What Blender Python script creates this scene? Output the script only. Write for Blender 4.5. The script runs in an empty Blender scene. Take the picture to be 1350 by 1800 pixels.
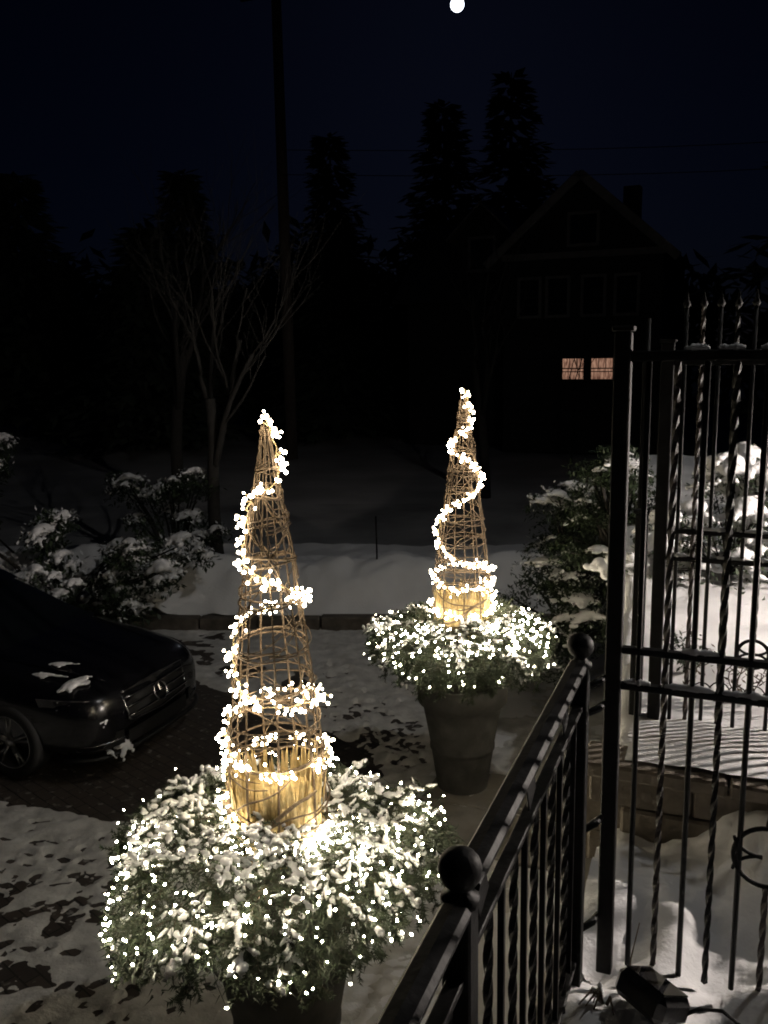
import bpy, math, random
import numpy as np
from mathutils import Vector, Matrix

random.seed(7)
R = math.radians
SC = bpy.context.scene
COL = SC.collection

# ------------------------------------------------------------------ camera
CAM = Vector((0.0, 0.0, 2.0))
AZ, PITCH, ROLL = R(22.3), R(10.8), R(1.1)
FWD = Vector((-math.sin(AZ) * math.cos(PITCH), math.cos(AZ) * math.cos(PITCH), -math.sin(PITCH)))
_r0 = Vector((math.cos(AZ), math.sin(AZ), 0))
_u0 = _r0.cross(FWD)
RGT = math.cos(ROLL) * _r0 - math.sin(ROLL) * _u0
UPV = math.cos(ROLL) * _u0 + math.sin(ROLL) * _r0
cd = bpy.data.cameras.new('camera')
cam = bpy.data.objects.new('camera', cd)
COL.objects.link(cam)
cam.matrix_world = Matrix(((RGT.x, UPV.x, -FWD.x, CAM.x), (RGT.y, UPV.y, -FWD.y, CAM.y),
                           (RGT.z, UPV.z, -FWD.z, CAM.z), (0, 0, 0, 1)))
cd.sensor_fit = 'VERTICAL'
cd.sensor_height = 36.0
cd.lens = 36.0 * 1556 / 1800
cd.clip_start = 0.05
cd.clip_end = 2000
SC.camera = cam

# ------------------------------------------------------------------ world: moonlit night sky
MOON = Vector((-0.3262, 1.042, 0.3735)).normalized()
w = bpy.data.worlds.new('World')
SC.world = w
w.use_nodes = True
nt = w.node_tree
bg = nt.nodes['Background']
sky = nt.nodes.new('ShaderNodeTexSky')
sky.sky_type = 'NISHITA'
sky.sun_disc = False
sky.sun_elevation = math.asin(MOON.z)
sky.sun_rotation = math.atan2(MOON.x, MOON.y)
sky.altitude = 200
sky.air_density = 1.0
sky.dust_density = 0.6
sky.ozone_density = 6.0
tint = nt.nodes.new('ShaderNodeMixRGB')       # the camera's warm white balance turns the moonlit sky deep blue
tint.blend_type = 'MULTIPLY'
tint.inputs[0].default_value = 1.0
tint.inputs[2].default_value = (0.31, 0.36, 0.70, 1)
nt.links.new(sky.outputs[0], tint.inputs[1])
nt.links.new(tint.outputs[0], bg.inputs[0])
bg.inputs[1].default_value = 0.00055

sd = bpy.data.lights.new('moonlight', 'SUN')
sd.energy = 0.004
sd.angle = R(0.5)
sd.color = (0.85, 0.9, 1.0)
so = bpy.data.objects.new('moonlight', sd)
COL.objects.link(so)
so.rotation_euler = MOON.to_track_quat('Z', 'Y').to_euler()

SC.view_settings.view_transform = 'Standard'
SC.view_settings.look = 'None'
SC.view_settings.gamma = 1
SC.view_settings.use_curve_mapping = False
SC.view_settings.exposure = 0.0
SC.cycles.use_denoising = True
SC.cycles.filter_width = 1.9           # the phone's soft optics
SC.cycles.use_adaptive_sampling = True
SC.cycles.adaptive_threshold = 0.03
SC.cycles.max_bounces = 5
SC.cycles.diffuse_bounces = 2
SC.cycles.glossy_bounces = 3
SC.cycles.transmission_bounces = 4
SC.cycles.transparent_max_bounces = 6
SC.cycles.caustics_reflective = False
SC.cycles.caustics_refractive = False
SC.cycles.sample_clamp_indirect = 3.0

FILL_W, DRIVE_W, GARDEN_W = 10.0, 900.0, 2900.0   # added fill lantern behind the viewer, tall drive lamp and low garden lamp right of the view
BERRY_E, NET_E = 52.0, 110.0             # radiance of the string bulbs

# ------------------------------------------------------------------ materials
def mat(name, col, rough=0.6, metal=0.0, nscale=None, namp=0.25, bump=0.0, bscale=40.0, spec=0.5, coat=0.0, col2=None, detail=4.0):
    m = bpy.data.materials.new(name)
    m.use_nodes = True
    t = m.node_tree
    b = t.nodes['Principled BSDF']
    b.inputs['Base Color'].default_value = (*col, 1)
    b.inputs['Roughness'].default_value = rough
    b.inputs['Metallic'].default_value = metal
    b.inputs['Specular IOR Level'].default_value = spec
    b.inputs['Coat Weight'].default_value = coat
    tc = t.nodes.new('ShaderNodeTexCoord')
    if nscale:
        n = t.nodes.new('ShaderNodeTexNoise')
        n.inputs['Scale'].default_value = nscale
        n.inputs['Detail'].default_value = detail
        t.links.new(tc.outputs['Object'], n.inputs['Vector'])
        cr = t.nodes.new('ShaderNodeValToRGB')
        cr.color_ramp.elements[0].position = 0.3
        cr.color_ramp.elements[1].position = 0.7
        c2 = col2 or tuple(min(1, c * (1 + namp)) for c in col)
        c1 = col if col2 else tuple(c * (1 - namp) for c in col)
        cr.color_ramp.elements[0].color = (*c1, 1)
        cr.color_ramp.elements[1].color = (*c2, 1)
        t.links.new(n.outputs[0], cr.inputs[0])
        t.links.new(cr.outputs[0], b.inputs['Base Color'])
    if bump:
        n2 = t.nodes.new('ShaderNodeTexNoise')
        n2.inputs['Scale'].default_value = bscale
        n2.inputs['Detail'].default_value = 5
        t.links.new(tc.outputs['Object'], n2.inputs['Vector'])
        bp = t.nodes.new('ShaderNodeBump')
        bp.inputs['Strength'].default_value = bump
        bp.inputs['Distance'].default_value = 0.01
        t.links.new(n2.outputs[0], bp.inputs['Height'])
        t.links.new(bp.outputs[0], b.inputs['Normal'])
    return m

def emis(name, col, strength):
    m = bpy.data.materials.new(name)
    m.use_nodes = True
    t = m.node_tree
    t.nodes.remove(t.nodes['Principled BSDF'])
    e = t.nodes.new('ShaderNodeEmission')
    e.inputs[0].default_value = (*col, 1)
    e.inputs[1].default_value = strength
    t.links.new(e.outputs[0], t.nodes['Material Output'].inputs[0])
    return m

def paving_mat():
    m = bpy.data.materials.new('paving_brick')
    m.use_nodes = True
    t = m.node_tree
    b = t.nodes['Principled BSDF']
    tc = t.nodes.new('ShaderNodeTexCoord')
    mp = t.nodes.new('ShaderNodeMapping')
    mp.inputs['Rotation'].default_value = (0, 0, R(20))
    br = t.nodes.new('ShaderNodeTexBrick')
    br.inputs['Scale'].default_value = 1.0
    br.inputs['Brick Width'].default_value = 0.2
    br.inputs['Row Height'].default_value = 0.1
    br.inputs['Mortar Size'].default_value = 0.006
    br.inputs['Color1'].default_value = (0.075, 0.06, 0.05, 1)
    br.inputs['Color2'].default_value = (0.05, 0.042, 0.037, 1)
    br.inputs['Mortar'].default_value = (0.02, 0.018, 0.016, 1)
    t.links.new(tc.outputs['Object'], mp.inputs[0])
    t.links.new(mp.outputs[0], br.inputs[0])
    n = t.nodes.new('ShaderNodeTexNoise')
    n.inputs['Scale'].default_value = 14
    n.inputs['Detail'].default_value = 8
    t.links.new(tc.outputs['Object'], n.inputs['Vector'])
    cr = t.nodes.new('ShaderNodeValToRGB')
    cr.color_ramp.elements[0].position = 0.6
    cr.color_ramp.elements[1].position = 0.78
    t.links.new(n.outputs[0], cr.inputs[0])
    mx = t.nodes.new('ShaderNodeMixRGB')
    mx.inputs[2].default_value = (0.4, 0.39, 0.37, 1)
    t.links.new(cr.outputs[0], mx.inputs[0])
    t.links.new(br.outputs[0], mx.inputs[1])
    t.links.new(mx.outputs[0], b.inputs['Base Color'])
    b.inputs['Roughness'].default_value = 0.55
    bp = t.nodes.new('ShaderNodeBump')
    bp.inputs['Strength'].default_value = 0.5
    bp.inputs['Distance'].default_value = 0.006
    inv = t.nodes.new('ShaderNodeMath')
    inv.operation = 'SUBTRACT'
    inv.inputs[0].default_value = 1
    t.links.new(br.outputs[1], inv.inputs[1])
    t.links.new(inv.outputs[0], bp.inputs['Height'])
    t.links.new(bp.outputs[0], b.inputs['Normal'])
    return m

M = {}
M['snow'] = mat('snow', (0.78, 0.78, 0.79), 0.75, nscale=3.0, namp=0.05, bump=0.45, bscale=45, spec=0.3)
M['yard'] = mat('yard_snow', (0.42, 0.42, 0.42), 0.8, nscale=.5, namp=0.25, bump=0.5, bscale=6)
M['snow_dirty'] = mat('trodden_snow', (0.60, 0.59, 0.57), 0.75, nscale=7.0, namp=0.24, bump=1.0, bscale=30, spec=0.3, detail=9)
M['snow_soft'] = mat('fresh_snow', (0.82, 0.82, 0.83), 0.7, bump=0.3, bscale=90, spec=0.3)
M['paving'] = paving_mat()
M['asphalt'] = mat('packed_street_snow', (0.34, 0.34, 0.34), 0.8, nscale=.8, namp=0.3, bump=0.3, bscale=20)
M['kerb'] = mat('kerb_stone', (0.10, 0.085, 0.07), 0.85, nscale=9, namp=0.35, bump=0.6, bscale=40)
M['stone'] = mat('wall_stone', (0.17, 0.145, 0.115), 0.85, nscale=8, namp=0.35, bump=0.8, bscale=28)
M['slab'] = mat('paving_slab', (0.24, 0.22, 0.19), 0.7, nscale=6, namp=0.2, bump=0.35, bscale=40)
M['concrete'] = mat('concrete', (0.2, 0.19, 0.17), 0.85, nscale=6, namp=0.2, bump=0.4, bscale=40)
M['pot'] = mat('weathered_clay', (0.085, 0.083, 0.077), 0.85, nscale=7, namp=0.35, bump=0.5, bscale=24)
M['soil'] = mat('soil', (0.03, 0.025, 0.02), 0.9, bump=0.8, bscale=60)
M['vine'] = mat('grapevine', (0.15, 0.105, 0.065), 0.75, nscale=30, namp=0.4, bump=0.6, bscale=120)
M['straw'] = mat('straw', (0.52, 0.37, 0.15), 0.65, nscale=25, namp=0.35, bump=0.3, bscale=120)
M['straw2'] = mat('pale_straw', (0.72, 0.56, 0.28), 0.65, nscale=25, namp=0.3, bump=0.3, bscale=120)
M['wire'] = mat('pale_wire', (0.5, 0.38, 0.2), 0.45)
M['gwire'] = mat('green_wire', (0.02, 0.035, 0.015), 0.5)
M['needle'] = mat('fir_needle', (0.032, 0.046, 0.022), 0.6, nscale=9, namp=0.45)
M['twig'] = mat('fir_twig', (0.07, 0.05, 0.03), 0.8)
M['leaf'] = mat('dark_leaf', (0.03, 0.045, 0.022), 0.5, nscale=5, namp=0.4)
M['bark'] = mat('bark', (0.02, 0.018, 0.015), 0.9, nscale=14, namp=0.35, bump=0.8, bscale=30)
M['farleaf'] = mat('conifer_needle', (0.03, 0.042, 0.028), 0.8, nscale=2, namp=0.4)
M['iron'] = mat('black_iron', (0.006, 0.006, 0.006), 0.55, nscale=25, namp=0.5, bump=0.18, bscale=60, spec=0.18)
M['rust'] = mat('rusted_iron', (0.018, 0.011, 0.008), 0.6, nscale=30, namp=0.5, bump=0.3, bscale=90)
M['paint'] = mat('black_car_paint', (0.004, 0.004, 0.005), 0.25, coat=.5)
M['carplastic'] = mat('black_plastic', (0.006, 0.006, 0.006), 0.5)
M['chrome'] = mat('chrome', (0.36, 0.36, 0.37), 0.2, metal=1.0)
M['alloy'] = mat('alloy', (0.30, 0.30, 0.30), 0.3, metal=0.9)
M['rubber'] = mat('rubber', (0.012, 0.012, 0.012), 0.8)
M['carglass'] = mat('car_glass', (0.004, 0.005, 0.006), 0.05, coat=0.5)
M['lamplens'] = mat('headlamp_lens', (0.02, 0.02, 0.022), 0.06, coat=1.0)
M['housewall'] = mat('shingle_siding', (0.03, 0.03, 0.03), 0.85, nscale=6, namp=0.3, bump=0.5, bscale=30)
M['trim'] = mat('house_trim', (0.22, 0.21, 0.20), 0.7, nscale=6, namp=0.2)
M['roof'] = mat('roof_shingle', (0.06, 0.06, 0.062), 0.9, nscale=9, namp=0.3, bump=0.5, bscale=20)
M['glassdark'] = mat('dark_window_glass', (0.01, 0.011, 0.014), 0.08)
M['pole'] = mat('creosote_wood', (0.045, 0.035, 0.028), 0.9, nscale=10, namp=0.3, bump=0.5, bscale=30)
M['housing'] = mat('black_housing', (0.010, 0.010, 0.011), 0.28, nscale=30, namp=0.3, bump=0.15, bscale=70)
M['berry'] = emis('warm_berry_bulb', (1.0, 0.86, 0.62), BERRY_E)
M['mini'] = emis('warm_mini_bulb', (1.0, 0.87, 0.64), NET_E)
M['moon'] = emis('moon_disc', (0.80, 0.88, 1.0), 5.0)

def window_glow():
    m = bpy.data.materials.new('lit_window')
    m.use_nodes = True
    t = m.node_tree
    t.nodes.remove(t.nodes['Principled BSDF'])
    e = t.nodes.new('ShaderNodeEmission')
    tc = t.nodes.new('ShaderNodeTexCoord')
    n = t.nodes.new('ShaderNodeTexNoise')
    n.inputs['Scale'].default_value = 4
    mp = t.nodes.new('ShaderNodeMapping')
    mp.inputs['Scale'].default_value = (5, 1, 1.2)
    t.links.new(tc.outputs['Object'], mp.inputs[0])
    t.links.new(mp.outputs[0], n.inputs['Vector'])
    cr = t.nodes.new('ShaderNodeValToRGB')
    cr.color_ramp.elements[0].position = 0.35
    cr.color_ramp.elements[0].color = (0.13, 0.06, 0.04, 1)
    cr.color_ramp.elements[1].position = 0.7
    cr.color_ramp.elements[1].color = (0.48, 0.27, 0.18, 1)
    t.links.new(n.outputs[0], cr.inputs[0])
    t.links.new(cr.outputs[0], e.inputs[0])
    e.inputs[1].default_value = 0.85
    t.links.new(e.outputs[0], t.nodes['Material Output'].inputs[0])
    return m
M['litwin'] = window_glow()

# ------------------------------------------------------------------ helpers
class MB:
    def __init__(self):
        self.v = []
        self.f = []
    def add(self, vs, fs):
        o = len(self.v)
        self.v += [tuple(p) for p in vs]
        self.f += [tuple(i + o for i in q) for q in fs]
        return self
    def box(self, c, s, rot=None):
        x, y, z = s[0] / 2, s[1] / 2, s[2] / 2
        vs = [Vector((a * x, b * y, d * z)) for d in (-1, 1) for b in (-1, 1) for a in (-1, 1)]
        if rot is not None:
            vs = [rot @ p for p in vs]
        c = Vector(c)
        return self.add([p + c for p in vs], [(0, 2, 3, 1), (4, 5, 7, 6), (0, 1, 5, 4), (2, 6, 7, 3), (0, 4, 6, 2), (1, 3, 7, 5)])
    def bbox(self, c, s, b=0.004, rot=None):
        """box with chamfered edges"""
        hx, hy, hz = s[0] / 2, s[1] / 2, s[2] / 2
        b = min(b, hx * .9, hy * .9, hz * .9)
        vs = []
        for sx in (-1, 1):
            for sy in (-1, 1):
                for sz in (-1, 1):
                    vs += [Vector((sx * hx, sy * (hy - b), sz * (hz - b))), Vector((sx * (hx - b), sy * hy, sz * (hz - b))), Vector((sx * (hx - b), sy * (hy - b), sz * hz))]
        if rot is not None:
            vs = [rot @ p for p in vs]
        c = Vector(c)
        def I(sx, sy, sz, k):
            return ((sx > 0) * 4 + (sy > 0) * 2 + (sz > 0)) * 3 + k
        fs = []
        for s_ in (-1, 1):
            q = [I(s_, -1, -1, 0), I(s_, 1, -1, 0), I(s_, 1, 1, 0), I(s_, -1, 1, 0)]
            fs.append(q if s_ > 0 else q[::-1])
            q = [I(-1, s_, -1, 1), I(-1, s_, 1, 1), I(1, s_, 1, 1), I(1, s_, -1, 1)]
            fs.append(q if s_ > 0 else q[::-1])
            q = [I(-1, -1, s_, 2), I(1, -1, s_, 2), I(1, 1, s_, 2), I(-1, 1, s_, 2)]
            fs.append(q if s_ > 0 else q[::-1])
        for a in (-1, 1):
            for d in (-1, 1):
                fs.append((I(a, d, -1, 0), I(a, d, 1, 0), I(a, d, 1, 1), I(a, d, -1, 1)))
                fs.append((I(a, -1, d, 0), I(a, 1, d, 0), I(a, 1, d, 2), I(a, -1, d, 2)))
                fs.append((I(-1, a, d, 1), I(1, a, d, 1), I(1, a, d, 2), I(-1, a, d, 2)))
                for e in (-1, 1):
                    fs.append((I(a, d, e, 0), I(a, d, e, 1), I(a, d, e, 2)))
        return self.add([p + c for p in vs], fs)
    def tube(self, path, rad, n=6, twist=0.0, cap=True, phase=0.0, flat=1.0):
        path = [Vector(p) for p in path]
        if not hasattr(rad, '__len__'):
            rad = [rad] * len(path)
        t0 = (path[1] - path[0]).normalized()
        ref = Vector((0, 0, 1)) if abs(t0.z) < 0.9 else Vector((1, 0, 0))
        a = t0.cross(ref).normalized()
        vs, fs = [], []
        for i, p in enumerate(path):
            t = (path[min(i + 1, len(path) - 1)] - path[max(i - 1, 0)]).normalized()
            a = (a - t * a.dot(t))
            a = a.normalized() if a.length > 1e-6 else t.orthogonal().normalized()
            b = t.cross(a)
            for k in range(n):
                g = 2 * math.pi * k / n + phase + twist * i
                vs.append(p + (a * math.cos(g) + b * math.sin(g) * flat) * rad[i])
        for i in range(len(path) - 1):
            for k in range(n):
                k2 = (k + 1) % n
                fs.append((i * n + k, i * n + k2, (i + 1) * n + k2, (i + 1) * n + k))
        if cap:
            fs.append(tuple(range(n - 1, -1, -1)))
            o = (len(path) - 1) * n
            fs.append(tuple(o + k for k in range(n)))
        return self.add(vs, fs)
    def lathe(self, prof, n=24, c=(0, 0, 0)):
        c = Vector(c)
        vs = [c + Vector((r * math.cos(2 * math.pi * k / n), r * math.sin(2 * math.pi * k / n), z)) for r, z in prof for k in range(n)]
        fs = [(i * n + k, i * n + (k + 1) % n, (i + 1) * n + (k + 1) % n, (i + 1) * n + k) for i in range(len(prof) - 1) for k in range(n)]
        return self.add(vs, fs)
    def ball(self, c, r, seg=8, rings=5, sq=(1, 1, 1), jit=0.0, rnd=None):
        c = Vector(c)
        vs = [c + Vector((0, 0, r * sq[2]))]
        for i in range(1, rings):
            ph = math.pi * i / rings
            for k in range(seg):
                th = 2 * math.pi * k / seg
                q = 1 + (rnd.uniform(-jit, jit) if jit else 0)
                vs.append(c + Vector((math.sin(ph) * math.cos(th) * sq[0], math.sin(ph) * math.sin(th) * sq[1], math.cos(ph) * sq[2])) * r * q)
        vs.append(c - Vector((0, 0, r * sq[2])))
        fs = [(0, 1 + k, 1 + (k + 1) % seg) for k in range(seg)]
        for i in range(rings - 2):
            for k in range(seg):
                a, b = 1 + i * seg + k, 1 + i * seg + (k + 1) % seg
                fs.append((a, a + seg, b + seg, b))
        L = len(vs) - 1
        o = 1 + (rings - 2) * seg
        fs += [(L, o + (k + 1) % seg, o + k) for k in range(seg)]
        return self.add(vs, fs)
    def torus(self, c, R_, r, n=24, m=6, ax=(Vector((1, 0, 0)), Vector((0, 0, 1)))):
        c = Vector(c)
        nn = ax[0].cross(ax[1])
        vs, fs = [], []
        for i in range(n):
            g = 2 * math.pi * i / n
            d = ax[0] * math.cos(g) + ax[1] * math.sin(g)
            for k in range(m):
                h = 2 * math.pi * k / m
                vs.append(c + d * (R_ + r * math.cos(h)) + nn * r * math.sin(h))
        for i in range(n):
            for k in range(m):
                i2, k2 = (i + 1) % n, (k + 1) % m
                fs.append((i * m + k, i2 * m + k, i2 * m + k2, i * m + k2))
        return self.add(vs, fs)
    def mesh(self, name, m, smooth=True):
        me = bpy.data.meshes.new(name)
        me.from_pydata(self.v, [], self.f)
        me.materials.append(m)
        if smooth:
            me.polygons.foreach_set('use_smooth', [True] * len(me.polygons))
        me.update()
        return me
    def build(self, name, m, parent=None, smooth=True, loc=None):
        return link(name, self.mesh(name, m, smooth), parent, loc)

def link(name, me, parent=None, loc=None, rot=None, scale=None):
    o = bpy.data.objects.new(name, me)
    COL.objects.link(o)
    if parent is not None:
        o.parent = parent
    if loc is not None:
        o.location = loc
    if rot is not None:
        o.rotation_euler = rot
    if scale is not None:
        o.scale = (scale,) * 3 if not hasattr(scale, '__len__') else scale
    return o

def tag(o, label=None, cat=None, group=None, kind=None):
    if label:
        o['label'] = label
    if cat:
        o['category'] = cat
    if group:
        o['group'] = group
    if kind:
        o['kind'] = kind
    return o

def thing(name, loc, label, cat, group=None, rz=0):
    o = link(name, None, None, loc, (0, 0, rz))
    return tag(o, label, cat, group)

def smooth_angle(o, ang=40):
    m = o.modifiers.new('wn', 'WEIGHTED_NORMAL') if False else None
    return o

def hashn(ix, iy, seed):
    n = (ix.astype(np.int64) * 374761393 + iy.astype(np.int64) * 668265263 + seed * 974634777) & 0x7fffffff
    n = ((n ^ (n >> 13)) * 1274126177) & 0x7fffffff
    n = n ^ (n >> 16)
    return (n & 0xffff) / 65535.0

def vnoise(x, y, s, seed=0):
    x, y = x * s, y * s
    ix, iy = np.floor(x), np.floor(y)
    fx, fy = x - ix, y - iy
    fx, fy = fx * fx * (3 - 2 * fx), fy * fy * (3 - 2 * fy)
    a, b = hashn(ix, iy, seed), hashn(ix + 1, iy, seed)
    c, d = hashn(ix, iy + 1, seed), hashn(ix + 1, iy + 1, seed)
    return (a * (1 - fx) + b * fx) * (1 - fy) + (c * (1 - fx) + d * fx) * fy - 0.5

def fbm(x, y, s, oct=4, seed=0):
    v, a = 0, 1.0
    for k in range(oct):
        v = v + a * vnoise(x + 17.3 * k, y - 9.1 * k, s * 2 ** k, seed + k)
        a *= 0.5
    return v

def sstep(a, b, x):
    t = np.clip((x - a) / (b - a), 0, 1)
    return t * t * (3 - 2 * t)

def heightfield(name, X, Y, Z, m, keep=None, label=None):
    ny, nx = X.shape
    vs = np.stack([X, Y, Z], -1).reshape(-1, 3)
    idx = np.arange(nx * ny).reshape(ny, nx)
    q = np.stack([idx[:-1, :-1], idx[:-1, 1:], idx[1:, 1:], idx[1:, :-1]], -1)
    if keep is not None:
        kk = keep[:-1, :-1] | keep[:-1, 1:] | keep[1:, 1:] | keep[1:, :-1]
        q = q[kk]
    q = q.reshape(-1, 4)
    used = np.unique(q)
    mp = np.full(nx * ny, -1)
    mp[used] = np.arange(len(used))
    me = bpy.data.meshes.new(name)
    me.from_pydata(vs[used].tolist(), [], mp[q].tolist())
    me.materials.append(m)
    me.polygons.foreach_set('use_smooth', [True] * len(me.polygons))
    me.update()
    o = link(name, me)
    return tag(o, kind='structure')

def grid(x0, x1, y0, y1, st):
    xs = np.arange(x0, x1 + st * .5, st)
    ys = np.arange(y0, y1 + st * .5, st)
    return np.meshgrid(xs, ys)

DZ = -1.58                                   # driveway level; terrace level is 0

# ------------------------------------------------------------------ the ground
g = MB()
g.add([(-500, -60, DZ - .06), (500, -60, DZ - .06), (500, 900, DZ - .06), (-500, 900, DZ - .06)], [(0, 1, 2, 3)])
tag(g.build('ground', M['yard'], smooth=False), kind='structure')
g = MB()
g.add([(-14, -3, DZ), (0.2, -3, DZ), (0.2, 10.9, DZ), (-14, 9, DZ)], [(0, 1, 2, 3)])
tag(g.build('driveway', M['paving'], smooth=False), kind='structure')
g = MB()
g.add([(-80, 5.0, DZ - .03), (80, 5.0 + 54, DZ - .03), (80, 12 + 54, DZ - .03), (-80, 12, DZ - .03)], [(0, 1, 2, 3)])
st = g.build('street', M['asphalt'], smooth=False)
st.location = (0, -18, 0)
tag(st, kind='structure')

# trodden snow on the driveway: a height field that dips below the paving where it is bare
X, Y = grid(-10.0, -0.42, 1.2, 9.95, 0.026)
depth = 0.027 + 0.022 * fbm(X, Y, 1.3, 5, 3) + 0.030 * fbm(X, Y, 7, 4, 9)

depth -= 0.0115 * sstep(0.02, .26, fbm(X, Y, .8, 4, 131))

def sdpoly(X, Y, pts):
    inside = np.zeros(X.shape, bool)
    d = np.full(X.shape, 1e9)
    n = len(pts)
    for i in range(n):
        x1, y1 = pts[i]
        x2, y2 = pts[(i + 1) % n]
        ex, ey = x2 - x1, y2 - y1
        t = np.clip(((X - x1) * ex + (Y - y1) * ey) / (ex * ex + ey * ey), 0, 1)
        d = np.minimum(d, np.hypot(X - x1 - t * ex, Y - y1 - t * ey))
        c = (y1 > Y) != (y2 > Y)
        with np.errstate(divide='ignore', invalid='ignore'):
            xi = ex * (Y - y1) / (ey if ey else 1e-9) + x1
        inside ^= c & (X < xi)
    return np.where(inside, -d, d)

bare = [(-11, 4.85), (-5.42, 4.92), (-4.8, 5.02), (-4.17, 5.08), (-3.33, 5.22), (-2.75, 5.75), (-2.72, 6.35), (-3.0, 6.75),
        (-3.6, 6.95), (-4.2, 7.1), (-4.9, 7.5), (-6.0, 7.9), (-11, 7.9)]
sd_ = sdpoly(X, Y, bare) + 0.16 * fbm(X, Y, 2.2, 4, 21)
depth -= 0.075 * (1 - sstep(-0.12, 0.10, sd_))
# worn patches
for cx, cy, rx, ry, a in ((-4.55, 8.0, .7, .35, .05), (-3.1, 7.3, .75, .35, .035), (-2.75, 6.9, .5, .3, .03), (-5.3, 8.3, .6, .25, .03), (-3.1, 3.6, 1.7, 1.0, .009), (-4.7, 4.0, 1.0, .6, .007)):
    q = np.hypot((X - cx) / rx, (Y - cy) / ry)
    depth -= a * np.exp(-q * q) * (0.6 + 1.3 * fbm(X, Y, 5, 3, 33))
rn = random.Random(5)
def dent(cx, cy, a, lx, ly, dp):
    global depth
    i0 = max(0, int((cy - lx - 1.2) / .026)); i1 = int((cy + lx - 1.2) / .026) + 2
    j0 = max(0, int((cx - lx + 10) / .026)); j1 = int((cx + lx + 10) / .026) + 2
    xs, ys = X[i0:i1, j0:j1] - cx, Y[i0:i1, j0:j1] - cy
    if xs.size == 0:
        return
    u_ = xs * math.cos(a) + ys * math.sin(a)
    v_ = -xs * math.sin(a) + ys * math.cos(a)
    q = np.sqrt((u_ / lx) ** 2 + (v_ / ly) ** 2) + .5 * fbm(xs + cx, ys + cy, 16, 2, 5)
    depth[i0:i1, j0:j1] -= dp * (1 - sstep(.55, 1.0, q)) - dp * .25 * np.exp(-((q - 1.15) / .2) ** 2)
def trail(pts, n, spread):
    for k in range(n):
        t = k / max(1, n - 1) * (len(pts) - 1)
        i = min(int(t), len(pts) - 2)
        fx = t - i
        px = pts[i][0] * (1 - fx) + pts[i + 1][0] * fx
        py = pts[i][1] * (1 - fx) + pts[i + 1][1] * fx
        an = math.atan2(pts[i + 1][1] - pts[i][1], pts[i + 1][0] - pts[i][0])
        s = spread * (1 if k % 2 else -1)
        px += -math.sin(an) * s + rn.uniform(-.08, .08)
        py += math.cos(an) * s + rn.uniform(-.08, .08)
        a2 = an + rn.uniform(-.4, .4)
        dent(px + math.cos(a2) * .06, py + math.sin(a2) * .06, a2, .085, .042, rn.uniform(.025, .048))
        dent(px - math.cos(a2) * .09, py - math.sin(a2) * .09, a2, .05, .036, rn.uniform(.022, .042))
trail([(-4.6, 3.2), (-3.4, 3.7), (-2.6, 4.3), (-2.4, 5.2)], 12, .13)
trail([(-3.6, 2.4), (-3.3, 3.2), (-3.0, 4.2), (-3.6, 4.9)], 11, .14)
trail([(-5.2, 4.3), (-4.2, 4.35), (-3.2, 4.1), (-2.5, 3.7)], 12, .12)
trail([(-2.6, 2.6), (-2.75, 3.3), (-2.95, 3.9)], 9, .15)
trail([(-4.4, 8.7), (-3.6, 7.75), (-3.0, 7.2), (-2.55, 6.7)], 14, .12)
trail([(-3.9, 7.3), (-3.3, 7.55), (-2.9, 7.1), (-2.6, 6.2)], 12, .14)
for k in range(560):
    dx_, dy_ = rn.uniform(-6.0, -1.6), rn.uniform(2.0, 4.8)
    if float(vnoise(np.array(dx_), np.array(dy_), 1.4, 99)) > -.08:
        dent(dx_, dy_, rn.gauss(.6, .5), rn.uniform(.025, .10), rn.uniform(.014, .04), rn.uniform(.012, .05))
for k in range(130):
    dent(rn.uniform(-4.6, -2.5), rn.uniform(6.6, 8.6), rn.uniform(0, 3.1), rn.uniform(.03, .09), rn.uniform(.018, .04), rn.uniform(.015, .05))
heightfield('snow_cover', X, Y, DZ + depth, M['snow_dirty'], keep=depth > -0.015)

# snow bank behind the driveway, along a line turned 18.7 degrees
ka = math.atan2(1.03, 3.04)
ux, uy = math.cos(ka), math.sin(ka)
S, N = grid(-5.5, 8.5, 0.19, 4.2, 0.06)
hb = 0.26 + 0.44 * np.exp(-((N - 0.95 - .25 * fbm(S, N, .5, 2, 61)) / 0.55) ** 2) * (1 + 0.8 * fbm(S, N, .55, 2, 41)) + 0.16 * fbm(S, N, 1.6, 4, 43) + .05 * fbm(S, N, 7, 2, 44)
hb = hb * sstep(0.0, 0.55, N - 0.13 - .3 * fbm(S, N * .3, 1.1, 3, 45)) * .92 + .13 + .06 * fbm(S, N, 3.2, 3, 46)
hb = hb * (1 - 0.55 * sstep(2.2, 4.0, N))
heightfield('snow_bank', -6.95 + S * ux - N * uy, 8.91 + S * uy + N * ux, DZ + hb, M['snow'])

# terrace garden snow: level garden, falling to the driveway on the left
def garden_z(X, Y):
    base = 0.33 + 0.05 * fbm(X, Y, 1.1, 4, 51) + .02 * fbm(X, Y, 5, 2, 52)
    base = base + 0.10 * sstep(5.0, 9.0, Y)
    edge = -.118 * Y + .06 * fbm(X * .3, Y, 1.4, 3, 53)
    fall = np.maximum(sstep(0.0, .06, edge - X), (1 - sstep(3.5, 4.1, Y + .2 * fbm(X, Y, 2, 2, 54))) * sstep(.5, .75, -X))
    return base * (1 - fall) + (DZ + .02) * fall + fall * (1 - fall) * (.5 * fbm(X, Y, 1.3, 3, 57) + .25 * fbm(X, Y, 4.5, 3, 58)) + .03 * fbm(X, Y, 3, 3, 59)
X, Y = grid(-2.3, 4.5, 3.44, 12.4, 0.04)
heightfield('garden_snow', X, Y, garden_z(X, Y), M['snow'])
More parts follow.
